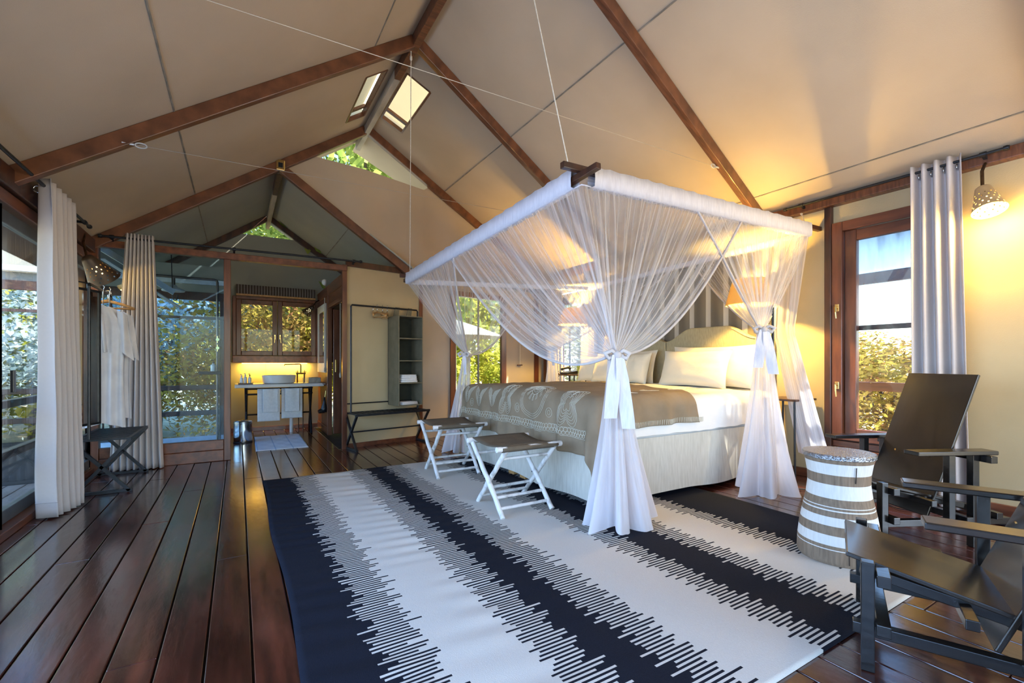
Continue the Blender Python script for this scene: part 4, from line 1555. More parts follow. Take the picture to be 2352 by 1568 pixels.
def tie(T, dirv, n_tails, ln, w=.05):
    d = Vector(dirv).normalized()
    s = d.cross(Vector((0, 0, 1))).normalized()
    r = .055
    band = MB().tube([T + Vector((r * math.cos(a), r * math.sin(a), -.01 + .006 * math.sin(3 * a))) for a in [2 * PI * k / 20 for k in range(20)]], .02, 8, closed=True)
    o = band.build('tie_band', M_hem_dk, net, 'all')
    kn = T + d * (r + .012)
    MB().lathe([(.001, -.03), (.024, -.018), (.03, 0), (.024, .018), (.001, .03)], 10, kn).build('knot', M_hem_dk, o, 'all')
    for sg in (-1, 1):
        MB().tube([kn, kn + s * sg * .04 + Vector((0, 0, .03)), kn + s * sg * .085 + Vector((0, 0, .01)), kn + s * sg * .06 + Vector((0, 0, -.025)), kn], [.012, .016, .018, .016, .012], 8).build('bow_loop', M_hem_dk, o, 'all')
    for k in range(n_tails):
        sg = -1 if k == 0 else 1
        L_ = ln * (1 if k == 0 else .86)

        def fn(u, v):
            c = kn + s * (sg * (.012 + .05 * v) + (u - .5) * w * (.6 + .4 * min(1, v * 3))) + Vector((0, 0, -L_ * v)) + d * (.01 + .05 * v + .008 * math.sin(6 * v + k) * (1 if u > .5 else -1))
            return c
        MB().grid(fn, 4, 16).build('ribbon', M_hem, o, 'all')


tie(T_nf, (-.5, -.85, 0), 2, .50, .09)
tie(T_ff, (-.8, -.5, 0), 1, .25)
tie(T_nh, (-.75, -.65, 0), 2, .40, .085)
tie(T_fh, (-.8, -.5, 0), 1, .25)
for p, q in ((A + Vector((-.06, .06, .06)), (1.49, 2.53, 4.27)), (B + Vector((.02, -.02, .05)), (1.47, 4.40, 4.25)), (Cc + Vector((-.03, .02, .06)), (4.88, 2.46, 2.67))):
    MB().tube([p, q], .004, 6).build('hanging_rope', M_rope, net)
    MB().lathe([(.001, -.03), (.013, -.015), (.013, .015), (.001, .03)], 8, Vector(q) + (Vector(p) - Vector(q)) * .03).build('rope_knot', M_rope, net, 'all')

# tension wires below the roof
for k, (a, b, lab) in enumerate((((-.73, 4.33, 2.76), (4.0, 4.90, 3.05), 'thin steel tension wire crossing the roof at the middle rafters'),
                                 ((-.73, 2.45, 2.76), (4.05, 2.80, 3.06), 'thin steel tension wire crossing the roof nearest the camera'))):
    t = thing('tension_wire', lab, 'wire', a, 'roof tension wires')
    MB().tube([a, b], .0022, 5).build('wire', M_wire, t)
    for p, q in ((a, b), (b, a)):
        p, q = Vector(p), Vector(q)
        d = (q - p).normalized()
        MB().tube([p, p + d * .07], .008, 6).tube([p + d * (.11 + .035 * math.cos(w)) + Vector((0, 0, .018 * math.sin(w))) for w in [2 * PI * j / 14 for j in range(14)]], .005, 5, closed=True).build('turnbuckle', M_galv, t)

# ------------------------------------------------------------------ lamps


def floor_lamp(base, pole_top, shade, r_top, r_bot, h, label, bulb_e):
    t = thing('floor_lamp', label, 'lamp', (base[0], base[1], 0), 'bedside floor lamps')
    bx, by = base
    MB().lathe([(.001, .0), (.14, .0), (.142, .012), (.13, .022), (.02, .032), (.012, .05)], 32, (bx, by, 0.002)).build('lamp_base', M_plastic, t, True)
    sx, sy, sz = shade
    MB().tube([(bx, by, .03), (bx, by, pole_top)], .012, 10).build('pole', M_black, t, True)
    MB().tube([(bx, by, pole_top - .02), (bx + (sx - bx) * .5, by + (sy - by) * .5, pole_top + .0), (sx, sy, sz - .02), (sx, sy, sz + .10)], .009, 8).build('arm', M_black, t, True)
    s = MB().lathe([(r_bot, 0), (r_top, h), (r_top - .004, h), (r_bot - .004, 0), (r_bot, 0)], 40, shade).build('lamp_shade', M_shade, t, True)
    MB().lathe([(.001, -.03), (.022, -.02), (.03, .01), (.022, .04), (.012, .06), (.001, .062)], 14, (sx, sy, sz + .11)).build('bulb', M_bulb, t, 'all')
    light('bulb_light', 'POINT', (sx, sy, sz + .13), bulb_e, WARM, radius=.035, parent=t)
    return t


floor_lamp((4.23, 2.38), 1.66, (4.45, 2.74, 1.735), .155, .225, .26, 'lit floor lamp with cone shade behind the net at the near side of the bed', E_BED)
floor_lamp((4.60, 5.86), 1.70, (4.55, 5.72, 1.75), .15, .235, .26, 'lit floor lamp with cone shade at the far side of the bed', E_BED)


def cone_lamp(name, label, pos, axis, ln, r0, r1, mtl, energy, pole, group='perforated cone lamps', depth=-.05, rad=.06):
    """perforated metal cone; pos = centre of the open mouth, axis points from mouth to apex"""
    t = thing(name, label, 'lamp', pos, group)
    ax = Vector(axis).normalized()
    M = ax.to_track_quat('Z', 'Y').to_matrix().to_4x4()
    NS, NR = 60, 22
    prof = [(r1 + (r0 - r1) * (k / NR) ** .9, ln * k / NR) for k in range(NR + 1)] + [(r0 * .7, ln * 1.06), (r0 * .2, ln * 1.10), (.001, ln * 1.10)]
    holes = set()
    for i, row in enumerate((2, 5, 8, 11, 14)):
        for k in range(0, NS, 5):
            holes.add((row, (k + (i % 2) * 2) % NS))
    MB().lathe(prof, NS, pos, M, lambda i, k: (i, k) in holes).build('lamp_shade', mtl, t, 'all')
    c = Vector(pos) + ax * ln * .40
    MB().lathe([(.001, -.045), (.026, -.035), (.036, -.005), (.028, .03), (.016, .055), (.001, .06)], 16, c, M).build('bulb', M_bulb, t, 'all')
    MB().tube([Vector(pos) + ax * ln * .6, Vector(pos) + ax * ln * 1.0], .018, 8).build('bulb_holder', M_black, t)
    MB().tube(pole, .011, 8).build('arm', M_bronze, t, True)
    light('cone_light', 'POINT', Vector(pos) + ax * depth, energy, WARM, radius=rad, parent=t)
    return t


ax = Vector((.10, .12, 1))
cone_lamp('cone_lamp', 'lit perforated tan cone lamp hanging by the curtain on the right wall', (4.70, 1.07, 2.26), (.30, .26, 1), .20, .045, .098, M_cone_lt, E_SCONCE,
          [(4.755, 1.12, 2.45), (4.765, 1.125, 2.58), (4.86, 1.13, 2.66)])
cone_lamp('cone_lamp', 'lit perforated dark cone lamp beside the hanging mirror', (-1.13, 5.93, 1.97), (-.45, -.55, .8), .24, .05, .14, M_cone, E_SCONCE * .5,
          [(-1.235, 5.80, 2.16), (-1.27, 5.86, 2.30), (-1.28, 5.95, 2.40)], depth=.07, rad=.03)
cone_lamp('cone_lamp', 'small lit perforated cone lamp beside the bathroom window', (1.00, 8.52, 2.00), (.6, -.45, .65), .16, .035, .085, M_cone, E_SCONCE * .35,
          [(1.09, 8.45, 2.11), (1.15, 8.50, 2.20), (1.21, 8.60, 2.24)], depth=.05, rad=.025)
st = thing('light_strip', 'glowing yellow light strip under the bathroom window sill', 'light', (.6, YB - .05, 1.145))
MB().bev((.05, YB - .045, 1.132), (1.05, YB - .025, 1.148), .003).build('diffuser', M_strip, st)
light('strip_light', 'AREA', (.55, YB - .09, 1.128), E_STRIP, (1.0, .56, .06), rot=(math.radians(28), 0, 0), size=1.0, sizey=.03, parent=st)
o = MB().lathe([(.001, .06), (.03, .055), (.05, .03), (.055, .0), (.001, .0)], 18, (1.205, 7.83, 2.44), Matrix.Rotation(-PI / 2, 4, 'Y')).build('dome_light', M_ceramic, None, 'all')
tag(o, 'small white dome light on the bathroom side wall', 'light')

# ------------------------------------------------------------------ bedside tables, phone


def bedside(loc, label):
    t = thing('bedside_table', label, 'table', (loc[0], loc[1], 0), 'slim bedside tables')
    x, y, z = loc
    MB().bev((x - .19, y - .17, z - .02), (x + .19, y + .17, z), .005).build('tabletop', M_wooddk, t)
    for sx in (-1, 1):
        for sy in (-1, 1):
            MB().tube([(x + sx * .16, y + sy * .14, z - .02), (x + sx * .17, y + sy * .15, .0)], .010, 8).build('leg', M_black, t)
    return t


bedside((4.45, 5.62, .975), 'slim dark table with the telephone, far side of the bed')
bedside((4.72, 2.50, .80), 'slim dark table behind the net, near side of the bed')
ph = thing('telephone', 'black corded telephone on the far bedside table', 'telephone', (4.38, 5.60, .976))
MB().poly([(4.28, 5.51, .977), (4.48, 5.51, .977), (4.48, 5.51, 1.03), (4.28, 5.51, 1.0)], (0, .19, 0)).build('phone_body', M_plastic, ph)
MB().tube([(4.30, 5.68, 1.045), (4.33, 5.68, 1.06), (4.43, 5.68, 1.075), (4.47, 5.68, 1.062)], [.022, .016, .016, .022], 8).build('handset', M_plastic, ph, 'all')
cp = [(4.27 + .02 * math.cos(k * .9), 5.74 + .02 * math.sin(k * .9), 1.02 - k * .006) for k in range(60)]
MB().tube(cp, .005, 5).build('coil_cord', M_plastic, ph, 'all')

# ------------------------------------------------------------------ curtains and rods


def curtain(label, top0, top1, bot0, bot1, z0, z1, folds, amp, seed, eyelets=0, group=None, puddle=0.0):
    t0, t1, b0, b1 = (Vector((*p, 0)) for p in (top0, top1, bot0, bot1))
    n = (t1 - t0).normalized().cross(Vector((0, 0, 1)))
    th = thing('curtain', label, 'curtain', (top0[0], top0[1], 0), group)
    rnd = random.Random(seed)
    ph = rnd.uniform(0, 6)

    def fn(u, v):
        c = t0.lerp(t1, u).lerp(b0.lerp(b1, u), v)
        z = z1 + (z0 - z1) * v
        w = math.sin(2 * PI * folds * u + ph + .5 * math.sin(5 * u + ph) * v)
        w2 = math.sin(2 * PI * folds * .5 * u + 2 * ph) * v * .25
        c = c + n * (amp * (w + w2) * (.85 + .35 * v) + .012 * noise.noise(Vector((u * 5, v * 4, seed))))
        return (c.x, c.y, z + puddle * v * .0)
    o = MB().grid(fn, max(80, folds * 18), 40).build('cloth', M_curtain, th, 'all')
    s = o.modifiers.new('thick', 'SOLIDIFY')
    s.thickness = .003
    # stitched bottom hem
    MB().tube([Vector(fn(k / 120, .955)) for k in range(121)], .0035, 4).build('hem', M_curtain, th, 'all')
    for k in range(eyelets):
        u = (k + .5) / eyelets * 1.0
        c = Vector(fn(min(1, (k * 2 + 1) / (2 * eyelets)), .03))
        d = (t1 - t0).normalized()
        MB().tube([c + n * .024 * math.cos(a) + Vector((0, 0, .024 * math.sin(a))) for a in [2 * PI * j / 18 for j in range(18)]], .006, 6, closed=True).build('eyelet', M_steel, th, 'all')
    return th


def rod(label, p, q, r=.011, brackets=(), bdir=(0, 0, 0)):
    t = thing('curtain_rod', label, 'rod', p, 'black curtain rods')
    p, q = Vector(p), Vector(q)
    d = (q - p).normalized()
    MB().tube([p, q], r, 10).build('tube', M_black, t, True)
    for e, s in ((p, -1), (q, 1)):
        MB().tube([e, e + d * s * .015, e + d * s * .03], [r * 1.6, r * 1.8, r * 1.5], 10).build('finial', M_black, t, True)
    for f in brackets:
        c = p.lerp(q, f)
        w = c + Vector(bdir)
        b = MB().tube([c - d * .018, c + d * .018], r * 1.7, 10).build('bracket', M_black, t, True)
        MB().beam(c, w, .022, .02).build('bracket_arm', M_black, b)
    return t


rod('black curtain rod above the left sliding doors', (-1.20, -1.5, 2.40), (-1.20, 5.72, 2.43), .012, (.1, .98), (-.11, 0, .0))
curtain('white eyelet curtain gathered at the left sliding door', (-1.20, 4.52), (-1.20, 5.12), (-1.20, 4.62), (-1.13, 4.98), .012, 2.475, 5, .05, 3, 5, 'white curtains')
rod('black curtain rod on the beam before the bathroom', (-1.22, YP - .11, 2.475), (1.40, YP - .09, 2.505), .012, (.03, .45, .97), (0, .06, -.03))
curtain('pale curtain gathered in front of the shower glass', (-1.03, YP - .11), (-.79, YP - .11), (-1.16, YP - .13), (-.70, YP - .16), .010, 2.53, 8, .028, 5, 0, 'white curtains')
rod('black curtain rod above the armchair window', (4.80, 2.56, 2.715), (4.80, 1.02, 2.715), .011, (.09, .93), (.08, 0, -.02))
curtain('white eyelet curtain beside the cone lamp on the right wall', (4.80, 1.55), (4.80, 1.24), (4.80, 1.53), (4.78, 1.18), .02, 2.765, 4, .042, 8, 4, 'white curtains')
rod('black curtain rod above the window behind the phone', (4.84, 6.90, 2.46), (4.84, 5.40, 2.46), .011, (.06, .94), (.07, 0, 0))
curtain('white curtain left of the window behind the phone', (4.84, 6.82), (4.84, 6.36), (4.84, 6.86), (4.84, 6.34), .02, 2.50, 5, .03, 9, 0, 'white curtains')
curtain('white curtain right of the window behind the phone', (4.84, 5.88), (4.84, 5.50), (4.84, 5.88), (4.84, 5.50), .02, 2.50, 5, .03, 10, 0, 'white curtains')

# ------------------------------------------------------------------ folding stools


def make_stool():
    t = thing('folding_stool', 'whitewashed pole folding stool', 'stool', (0, 0, 0), 'folding stools at the foot of the bed')
    w, d, h = .50, .50, .50                      # local: x width, y depth; origin = near-left foot
    rr = .019

    def pole(p, q, r=rr, nm='leg', seed=0):
        p, q = Vector(p), Vector(q)
        rnd = random.Random(seed)
        pts, rs = [], []
        for k in range(9):
            f = k / 8
            pts.append(p.lerp(q, f) + Vector((rnd.uniform(-1, 1), rnd.uniform(-1, 1), 0)) * .0025)
            rs.append(r * rnd.uniform(.92, 1.1))
        return MB().tube(pts, rs, 10).build(nm, M_pole, t, True)
    k = 0
    for xx, io in ((0.0, 0), (.44, 0)):
        k += 1
        pole((xx, d - .0, h - .012), (xx + .0, 0, .0), seed=k)
        pole((xx + .038, .02, h - .012), (xx + .045, d - .01, .0), seed=k + 10)
        b = MB().tube([(xx - .02, d / 2 + .01, h / 2 - .01), (xx + .066, d / 2 + .01, h / 2 - .01)], .006, 6).build('pivot_bolt', M_black, t)
    pole((-.045, .015, h), (.535, .015, h), .021, 'seat_bar', 31)
    pole((-.045, d, h), (.535, d, h), .021, 'seat_bar', 32)
    for yy, z, xa, xb in ((.055, .055, .0, .44), (.12, .12, .0, .44), (.43, .06, .045, .485), (.37, .13, .045, .485), (.41, .41, .0, .44), (.10, .41, .038, .478)):
        pole((xa, yy, z), (xb, yy, z), .012, 'stretcher', int(yy * 1000))

    def seat(u, v):
        y = .015 + (d - .015) * v
        z = h + .021 - .028 * math.sin(PI * v) + .003 * math.sin(PI * u)
        return (-.005 + .50 * u, y, z)
    s = MB().grid(seat, 8, 14)
    s.grid(lambda u, v: (-.005 + .50 * u, .015 - .024 * math.sin(PI * v), h + .021 - .045 * v), 8, 6)
    s.grid(lambda u, v: (-.005 + .50 * u, d + .024 * math.sin(PI * v), h + .021 - .045 * v), 8, 6)
    o = s.build('seat', M_stoolseat, t, 'all')
    m = o.modifiers.new('thick', 'SOLIDIFY')
    m.thickness = .004
    m.offset = 0
    return t


stool = make_stool()
stool.location = (1.65, 2.88, .018)
stool['label'] = 'whitewashed folding stool with brown canvas seat, nearer of the two'
s2 = copy_tree(stool)
s2.location = (1.68, 4.20, .018)
s2.rotation_euler = (0, 0, -.02)
s2['label'] = 'whitewashed folding stool with brown canvas seat beside the clothes bench'

# ------------------------------------------------------------------ drum table


def drum_material():
    m = bpy.data.materials.new('painted_drum')
    nt, p = nodes_of(m)
    p.inputs['Roughness'].default_value = .75
    tc = nt.nodes.new('ShaderNodeTexCoord')
    sp = nt.nodes.new('ShaderNodeSeparateXYZ')
    nt.links.new(tc.outputs['Object'], sp.inputs[0])
    rp = nt.nodes.new('ShaderNodeValToRGB')
    rp.color_ramp.interpolation = 'CONSTANT'
    dv = nt.nodes.new('ShaderNodeMath')
    dv.operation = 'DIVIDE'
    dv.inputs[1].default_value = .62
    nt.links.new(sp.outputs['Z'], dv.inputs[0])
    nt.links.new(dv.outputs[0], rp.inputs[0])
    stops = [(0, 0), (.135, 1), (.142, 0), (.175, 1), (.265, 0), (.345, 1), (.425, 0), (.475, 1), (.485, 0), (.505, 1), (.515, 0), (.585, 1), (.71, 0), (.80, 1), (.905, 0)]
    els = rp.color_ramp.elements
    while len(els) > 1:
        els.remove(els[-1])
    els[0].position = 0
    els[0].color = (0, 0, 0, 1)
    for pos, v in stops[1:]:
        e = els.new(pos)
        e.color = (v, v, v, 1)
    nz = nt.nodes.new('ShaderNodeTexNoise')
    nz.inputs['Scale'].default_value = 1
    nz.inputs['Detail'].default_value = 8
    nt.links.new(coords(nt, (70, 70, 8)), nz.inputs['Vector'])
    br = nt.nodes.new('ShaderNodeMix')
    br.data_type = 'RGBA'
    br.inputs['A'].default_value = (.085, .055, .034, 1)
    br.inputs['B'].default_value = (.33, .24, .165, 1)
    nt.links.new(nz.outputs['Fac'], br.inputs['Factor'])
    wh = nt.nodes.new('ShaderNodeMix')
    wh.data_type = 'RGBA'
    wh.inputs['A'].default_value = (.56, .55, .52, 1)
    wh.inputs['B'].default_value = (.76, .75, .73, 1)
    nt.links.new(nz.outputs['Fac'], wh.inputs['Factor'])
    mx = nt.nodes.new('ShaderNodeMix')
    mx.data_type = 'RGBA'
    nt.links.new(rp.outputs[0], mx.inputs['Factor'])
    nt.links.new(br.outputs['Result'], mx.inputs['A'])
    nt.links.new(wh.outputs['Result'], mx.inputs['B'])
    nt.links.new(mx.outputs['Result'], p.inputs['Base Color'])
    bp = nt.nodes.new('ShaderNodeBump')
    bp.inputs['Strength'].default_value = .3
    bp.inputs['Distance'].default_value = .01
    nt.links.new(nz.outputs['Fac'], bp.inputs['Height'])
    nt.links.new(bp.outputs['Normal'], p.inputs['Normal'])
    return m


dt = thing('drum_table', 'waisted carved-log side table painted with white bands', 'table', (0, 0, 0))
prof = [(.001, 0), (.238, 0), (.247, .02), (.243, .10), (.232, .18), (.212, .28), (.192, .36), (.182, .43), (.184, .49), (.196, .555), (.206, .585)]
MB().lathe(prof, 64).build('drum_body', drum_material(), dt, True)
M_ham = mat('hammered_zinc', (.26, .28, .32), (.40, .42, .46), rough=.24, metal=.9, scale=60, bump=.9, bump_scale=85)
MB().lathe([(.206, .583), (.214, .587), (.216, .604), (.210, .612), (.15, .614), (.001, .613)], 64).build('metal_top', M_ham, dt, True)
MB().tube([(.185 * math.cos(-2.2), .185 * math.sin(-2.2), .46), (.2 * math.cos(-2.22), .2 * math.sin(-2.22), .55)], .003, 4).build('crack', M_subfloor, dt)
MB().tube([(.2425 * math.cos(-2.5), .2425 * math.sin(-2.5), .12), (.248 * math.cos(-2.49), .248 * math.sin(-2.49), .02)], .003, 4).build('crack', M_subfloor, dt)
dt.location = (3.05, 1.33, .014)
dt.scale = (.85, .85, 1.0)

# ------------------------------------------------------------------ plank armchairs


def make_chair():
    t = thing('plank_armchair', 'black plank armchair', 'armchair', (0, 0, 0), 'black plank armchairs')
    b = .042

    def bar(p, q, nm, w=b, h=b):
        return MB().beam(p, q, w, h, r=.003).build(nm, M_black_lacq, t)
    for s in (-1, 1):
        bar((.18, s * .285, 0), (.18, s * .285, .405), 'leg')
        bar((-.235, s * .315, .15), (-.235, s * .315, .58), 'arm_post')
        bar((-.395, s * .315, .0), (-.395, s * .315, .58), 'leg')
        bar((.225, s * .243, .135), (-.72, s * .243, .135), 'side_rail')
        bar((.20, s * .20, .345), (-.45, s * .20, .225), 'seat_rail', .036, .036)
        MB().bev((-.50, s * .325 - .05, .58), (.03, s * .325 + .05, .606), .005).build('armrest', M_black_lacq, t)
    bar((.135, -.34, .355), (.135, .34, .355), 'cross_rail')
    bar((.135, -.34, .178), (.135, .34, .178), 'cross_rail')
    bar((-.09, -.36, .285), (-.09, .36, .285), 'cross_rail', .036, .036)
    bar((-.315, -.37, .18), (-.315, .37, .18), 'cross_rail')
    bar((-.44, -.40, .556), (-.44, .40, .556), 'cross_rail')
    bar((-.60, -.30, .178), (-.60, .30, .178), 'cross_rail')
    th = .018

    def panel(p, q, w, nm):
        p, q = Vector(p), Vector(q)
        return MB().beam(p, q, w, th, r=.004).build(nm, M_panel_lacq, t)
    sp_ = panel((.245, 0, .398), (-.30, 0, .272), .46, 'seat')
    bp_ = panel((-.17, 0, .165), (-.53, 0, 1.07), .48, 'backrest')
    for yy in (-.11, .11):
        MB().lathe([(.001, .002), (.006, .0015), (.006, -.004)], 8, (-.30 + .01, yy, .53), Matrix.Rotation(-1.2, 4, 'Y')).build('screw', M_brass, bp_)
    return t


ch = make_chair()


def face(o, loc, f):
    o.location = loc
    o.rotation_euler = (0, 0, math.atan2(f[1], f[0]))


face(ch, (3.73, 1.43, .002), (-.893, .45))
ch['label'] = 'black plank armchair with tall dark back by the window'
c2 = copy_tree(ch)
face(c2, (2.36, .735, .002), (-.40, .917))
c2['label'] = 'black plank armchair nearest the camera, cut off by the frame'

# ------------------------------------------------------------------ clothes bench with hanging organiser (far wall)
EX, EY = Vector((.983, .183, 0)), Vector((-.183, .983, 0))


def bench_rack(origin, ex, ey, wid, dep, top, label, name='clothes_rack', xflip=False):
    O = Vector(origin)
    t = thing(name, label, 'rack', tuple(O), 'black metal clothes racks')

    def W_(a, b_, z):
        return O + ex * a + ey * b_ + Vector((0, 0, z))
    h = .47
    for a in (.02, wid - .02):
        for p, q in ((W_(a, 0, .01), W_(a, dep, h - .01)), (W_(a, dep, .01), W_(a, 0, h - .01))):
            MB().beam(p, q, .026, .026, ex).build('leg', M_black, t)
        MB().beam(W_(a, -.02, .014), W_(a, dep + .02, .014), .026, .024).build('foot_bar', M_black, t)
    for b_ in (0, dep):
        MB().beam(W_(0, b_, h), W_(wid, b_, h), .026, .03).build('seat_rail', M_black, t)
    n = 15
    for k in range(n):
        a = wid * (k + .5) / n
        MB().beam(W_(a, 0, h + .004), W_(a, dep, h + .004), .022, .016).build('slat', M_black, t)
    MB().beam(W_(.03, dep / 2, h / 2), W_(wid - .03, dep / 2, h / 2), .018, .018).build('stretcher', M_black, t)
    pts = [W_(.05, dep - .10, h), W_(.05, dep - .10, top - .02), W_(.065, dep - .10, top), W_(wid - .065, dep - .10, top), W_(wid - .05, dep - .10, top - .02), W_(wid - .05, dep - .10, h)]
    MB().tube(pts, .012, 8).build('hanging_frame', M_black, t)
    MB().tube([W_(.0, dep - .03, h), W_(.0, dep - .03, h + .13), W_(wid, dep - .03, h + .13), W_(wid, dep - .03, h)], .009, 6).build('back_rail', M_black, t)
    return t, W_


rk, Wk = bench_rack((1.29, 6.07, 0), EX, EY, 1.10, .36, 1.925, 'black metal rack with slatted bench against the far canvas wall')


def hanger(origin, along, side, label, drop=.0, sub=None, group='wooden clothes hangers'):
    """wooden hanger hooked on a rail at origin; arms run along 'along'"""
    t = thing('clothes_hanger', label, 'hanger', tuple(origin), group)
    O = Vector(origin)
    a = Vector(along).normalized()
    up = Vector((0, 0, 1))
    hk = [O + a * .018 * math.sin(w) + up * (.018 * math.cos(w) - .002) for w in (-1.4, -.6, .2, 1.0, 1.8, 2.6)] + [O - up * .035, O - up * .085]
    MB().tube(hk, .0035, 6).build('hook', M_steel, t, 'all')
    pts = [O - up * .155 - a * .205, O - up * .12 - a * .12, O - up * .088, O - up * .12 + a * .12, O - up * .155 + a * .205]
    MB().tube(pts, [.011, .012, .014, .012, .011], 8).build('shoulder_bar', M_hanger, t, 'all')
    MB().tube([O - up * .158 - a * .19, O - up * .158 + a * .19], .007, 6).build('trouser_bar', M_hanger, t, 'all')
    return t


hl = ('first', 'second', 'third', 'fourth')
for k, (a, ang) in enumerate(((.36, 1.15), (.42, 1.75), (.50, 1.3), (.57, 1.0))):
    d = EX * math.cos(ang) + EY * math.sin(ang)
    p = Wk(a, .26, 1.925 + .016)
    hanger(p, d, None, hl[k] + ' wooden hanger from the left on the far rack')
# hanging organiser with shelves
og = thing('hanging_organiser', 'olive canvas hanging organiser with four compartments on the far rack', 'organiser', tuple(Wk(.83, .2, .55)))
a0, a1, b0, b1, zt, zb = .62, 1.00, .02, .34, 1.80, .555


def obox(a, b_, z, a2, b2, z2):
    return MB().poly([Wk(a, b_, z), Wk(a2, b_, z), Wk(a2, b_, z2), Wk(a, b_, z2)], EY * (b2 - b_))


obox(a0, b0, zb, a0 + .012, b1, zt).build('side_panel', M_olive, og)
obox(a1 - .012, b0, zb, a1, b1, zt).build('side_panel', M_olive, og)
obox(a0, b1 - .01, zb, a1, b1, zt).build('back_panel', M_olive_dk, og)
for k in range(6):
    z = zb + (zt - zb) * k / 4.0
    if k < 5:
        obox(a0 + .012, b0 - .002, z - .006, a1 - .012, b1 - .01, z + .008).build('shelf', M_olive, og)
for a in (a0 + .09, a1 - .09):
    MB().poly([Wk(a - .05, .255, zt), Wk(a - .012, .255, 1.945), Wk(a + .05, .255, 1.945), Wk(a + .03, .255, zt)], EY * .012).build('strap', M_olive, og)


def folded(label, c, w, d, hs, m=M_towel, name='folded_towel', ang=0.0):
    t = thing(name, label, 'towel', tuple(c))
    C_ = Vector(c)
    z = 0
    for k, h in enumerate(hs):
        mb = MB().bev((-w / 2 + .004 * k, -d / 2, z), (w / 2 - .006 * k, d / 2 - .005 * k, z + h - .002), .011)
        mb.xf(Matrix.Translation(C_) @ rotz(math.atan2(EX.y, EX.x) + ang))
        mb.build('fold', m, t, 'all')
        z += h
    return t


folded('round white folded linen on the second organiser shelf from below', Wk(.80, .15, zb + (zt - zb) * .25 + .009), .26, .22, (.030, .028, .030, .022), M_towel, 'folded_linen')
folded('thin white folded laundry bag on the lowest organiser shelf', Wk(.80, .14, zb + .009), .27, .20, (.016, .014, .012), M_paper, 'folded_bag', .15)

# ------------------------------------------------------------------ left clothes rack, robes, mirror
EX2, EY2 = Vector((0, 1, 0)), Vector((-1, 0, 0))
rk2, W2 = bench_rack((-.835, 5.26, 0), EX2, EY2, .90, .38, 1.84, 'black metal rack with slatted bench beside the left curtain')
hanger((-1.115, 6.03, 1.856), (1, .12, 0), None, 'empty wooden hanger nearest the shower on the left rack')
hanger((-1.115, 5.98, 1.856), (1, -.05, 0), None, 'empty wooden hanger next to the robes on the left rack')


def robe(y, x_c, label, seed, ln=1.15, sc=1.0):
    """robe on a hanger: body and two wide sleeves, front and back layers"""
    t = thing('bathrobe', label, 'robe', (x_c, y, .6), 'white bathrobes')
    zt_ = 1.70

    def half(u, sgn):
        # outline half width at height fraction (0 top .. 1 bottom)
        return .13 + .13 * min(1, u * 6) - .03 * math.sin(u * 3) + .02 * u

    def body(sg):
        def fn(u, v):
            w = (.06 + .11 * min(1, v * 7)) * (1 - .12 * math.sin(v * 3)) * sc
            a = (2 * u - 1)
            z = zt_ - ln * v - .055 * abs(a) * min(1, v * 5 + .6)
            off = sg * (.035 * math.cos(a * PI / 2) + .014 * math.sin(a * 13 + seed + v * 2) * min(1, v * 3))
            return (x_c + a * w, y + off, z)
        return fn
    MB().grid(body(1), 40, 30).grid(body(-1), 40, 30).build('body', M_robe, t, 'all')
    for s in (-1, 1):
        def sl(sg):
            def fn(u, v):
                # sleeve hangs from the shoulder point outward and down
                x0 = x_c + s * .15 * sc
                top = Vector((x0 - s * .05 + s * .08 * u, y, zt_ - .04 - .05 * u))
                dn = Vector((s * .05 * v * (.6 + .4 * u), 0, -.44 * v * (1 - .10 * (1 - u))))
                p = top + dn
                p.y += sg * (.045 * math.sin(PI * u) + .012 * math.sin(9 * u + 4 * v + seed))
                return p
            return fn
        MB().grid(sl(1), 16, 18).grid(sl(-1), 16, 18).build('sleeve', M_robe, t, 'all')
    MB().tube([(x_c - .06 * sc, y - .05, zt_ - .01), (x_c, y - .055, zt_ - .10), (x_c + .03, y - .06, zt_ - .45)], .014, 6).build('collar', M_robe, t, 'all')
    MB().tube([(x_c, y, 1.885), (x_c + .012, y, 1.872), (x_c, y, 1.84), (x_c, y, zt_)], .0035, 5).build('hanger_hook', M_steel, t, 'all')
    return t


robe(5.72, -1.10, 'white robe nearest the mirror on the left rack', 1.0, 1.12)
robe(5.86, -1.08, 'white robe behind another robe on the left rack', 2.6, 1.05)
mi = thing('hanging_mirror', 'tall black-framed mirror hung on the left rack', 'mirror', (-1.12, 5.24, .6))
nM = Vector((.885, -.465, 0)).normalized()
sM = Vector((.465, .885, 0)).normalized()
cM = Vector((-1.19, 5.37, 0))
mw, mz0, mz1 = .20, .60, 1.80
tl_ = .045
for s in (-1, 1):
    MB().beam(cM + sM * s * mw + Vector((0, 0, mz0)), cM + sM * s * mw + Vector((0, 0, mz1)), .02, .025, nM).build('frame_bar', M_black, mi)
for z in (mz0, mz1):
    MB().beam(cM - sM * (mw + .01) + Vector((0, 0, z)), cM + sM * (mw + .01) + Vector((0, 0, z)), .025, .02).build('frame_bar', M_black, mi)
MB().poly([cM - sM * mw + Vector((0, 0, mz0)) + nM * .004, cM + sM * mw + Vector((0, 0, mz0)) + nM * .004, cM + sM * mw + Vector((0, 0, mz1)) + nM * .004, cM - sM * mw + Vector((0, 0, mz1)) + nM * .004], -nM * .006).build('mirror_glass', M_mirror, mi)
MB().tube([cM - sM * .06 + Vector((0, 0, mz1)), cM - sM * .06 + Vector((0, 0, mz1 + .06)), cM + sM * .08 + Vector((0, 0, mz1 + .06)), cM + sM * .08 + Vector((0, 0, mz1))], .008, 6).build('hanging_loop', M_black, mi)
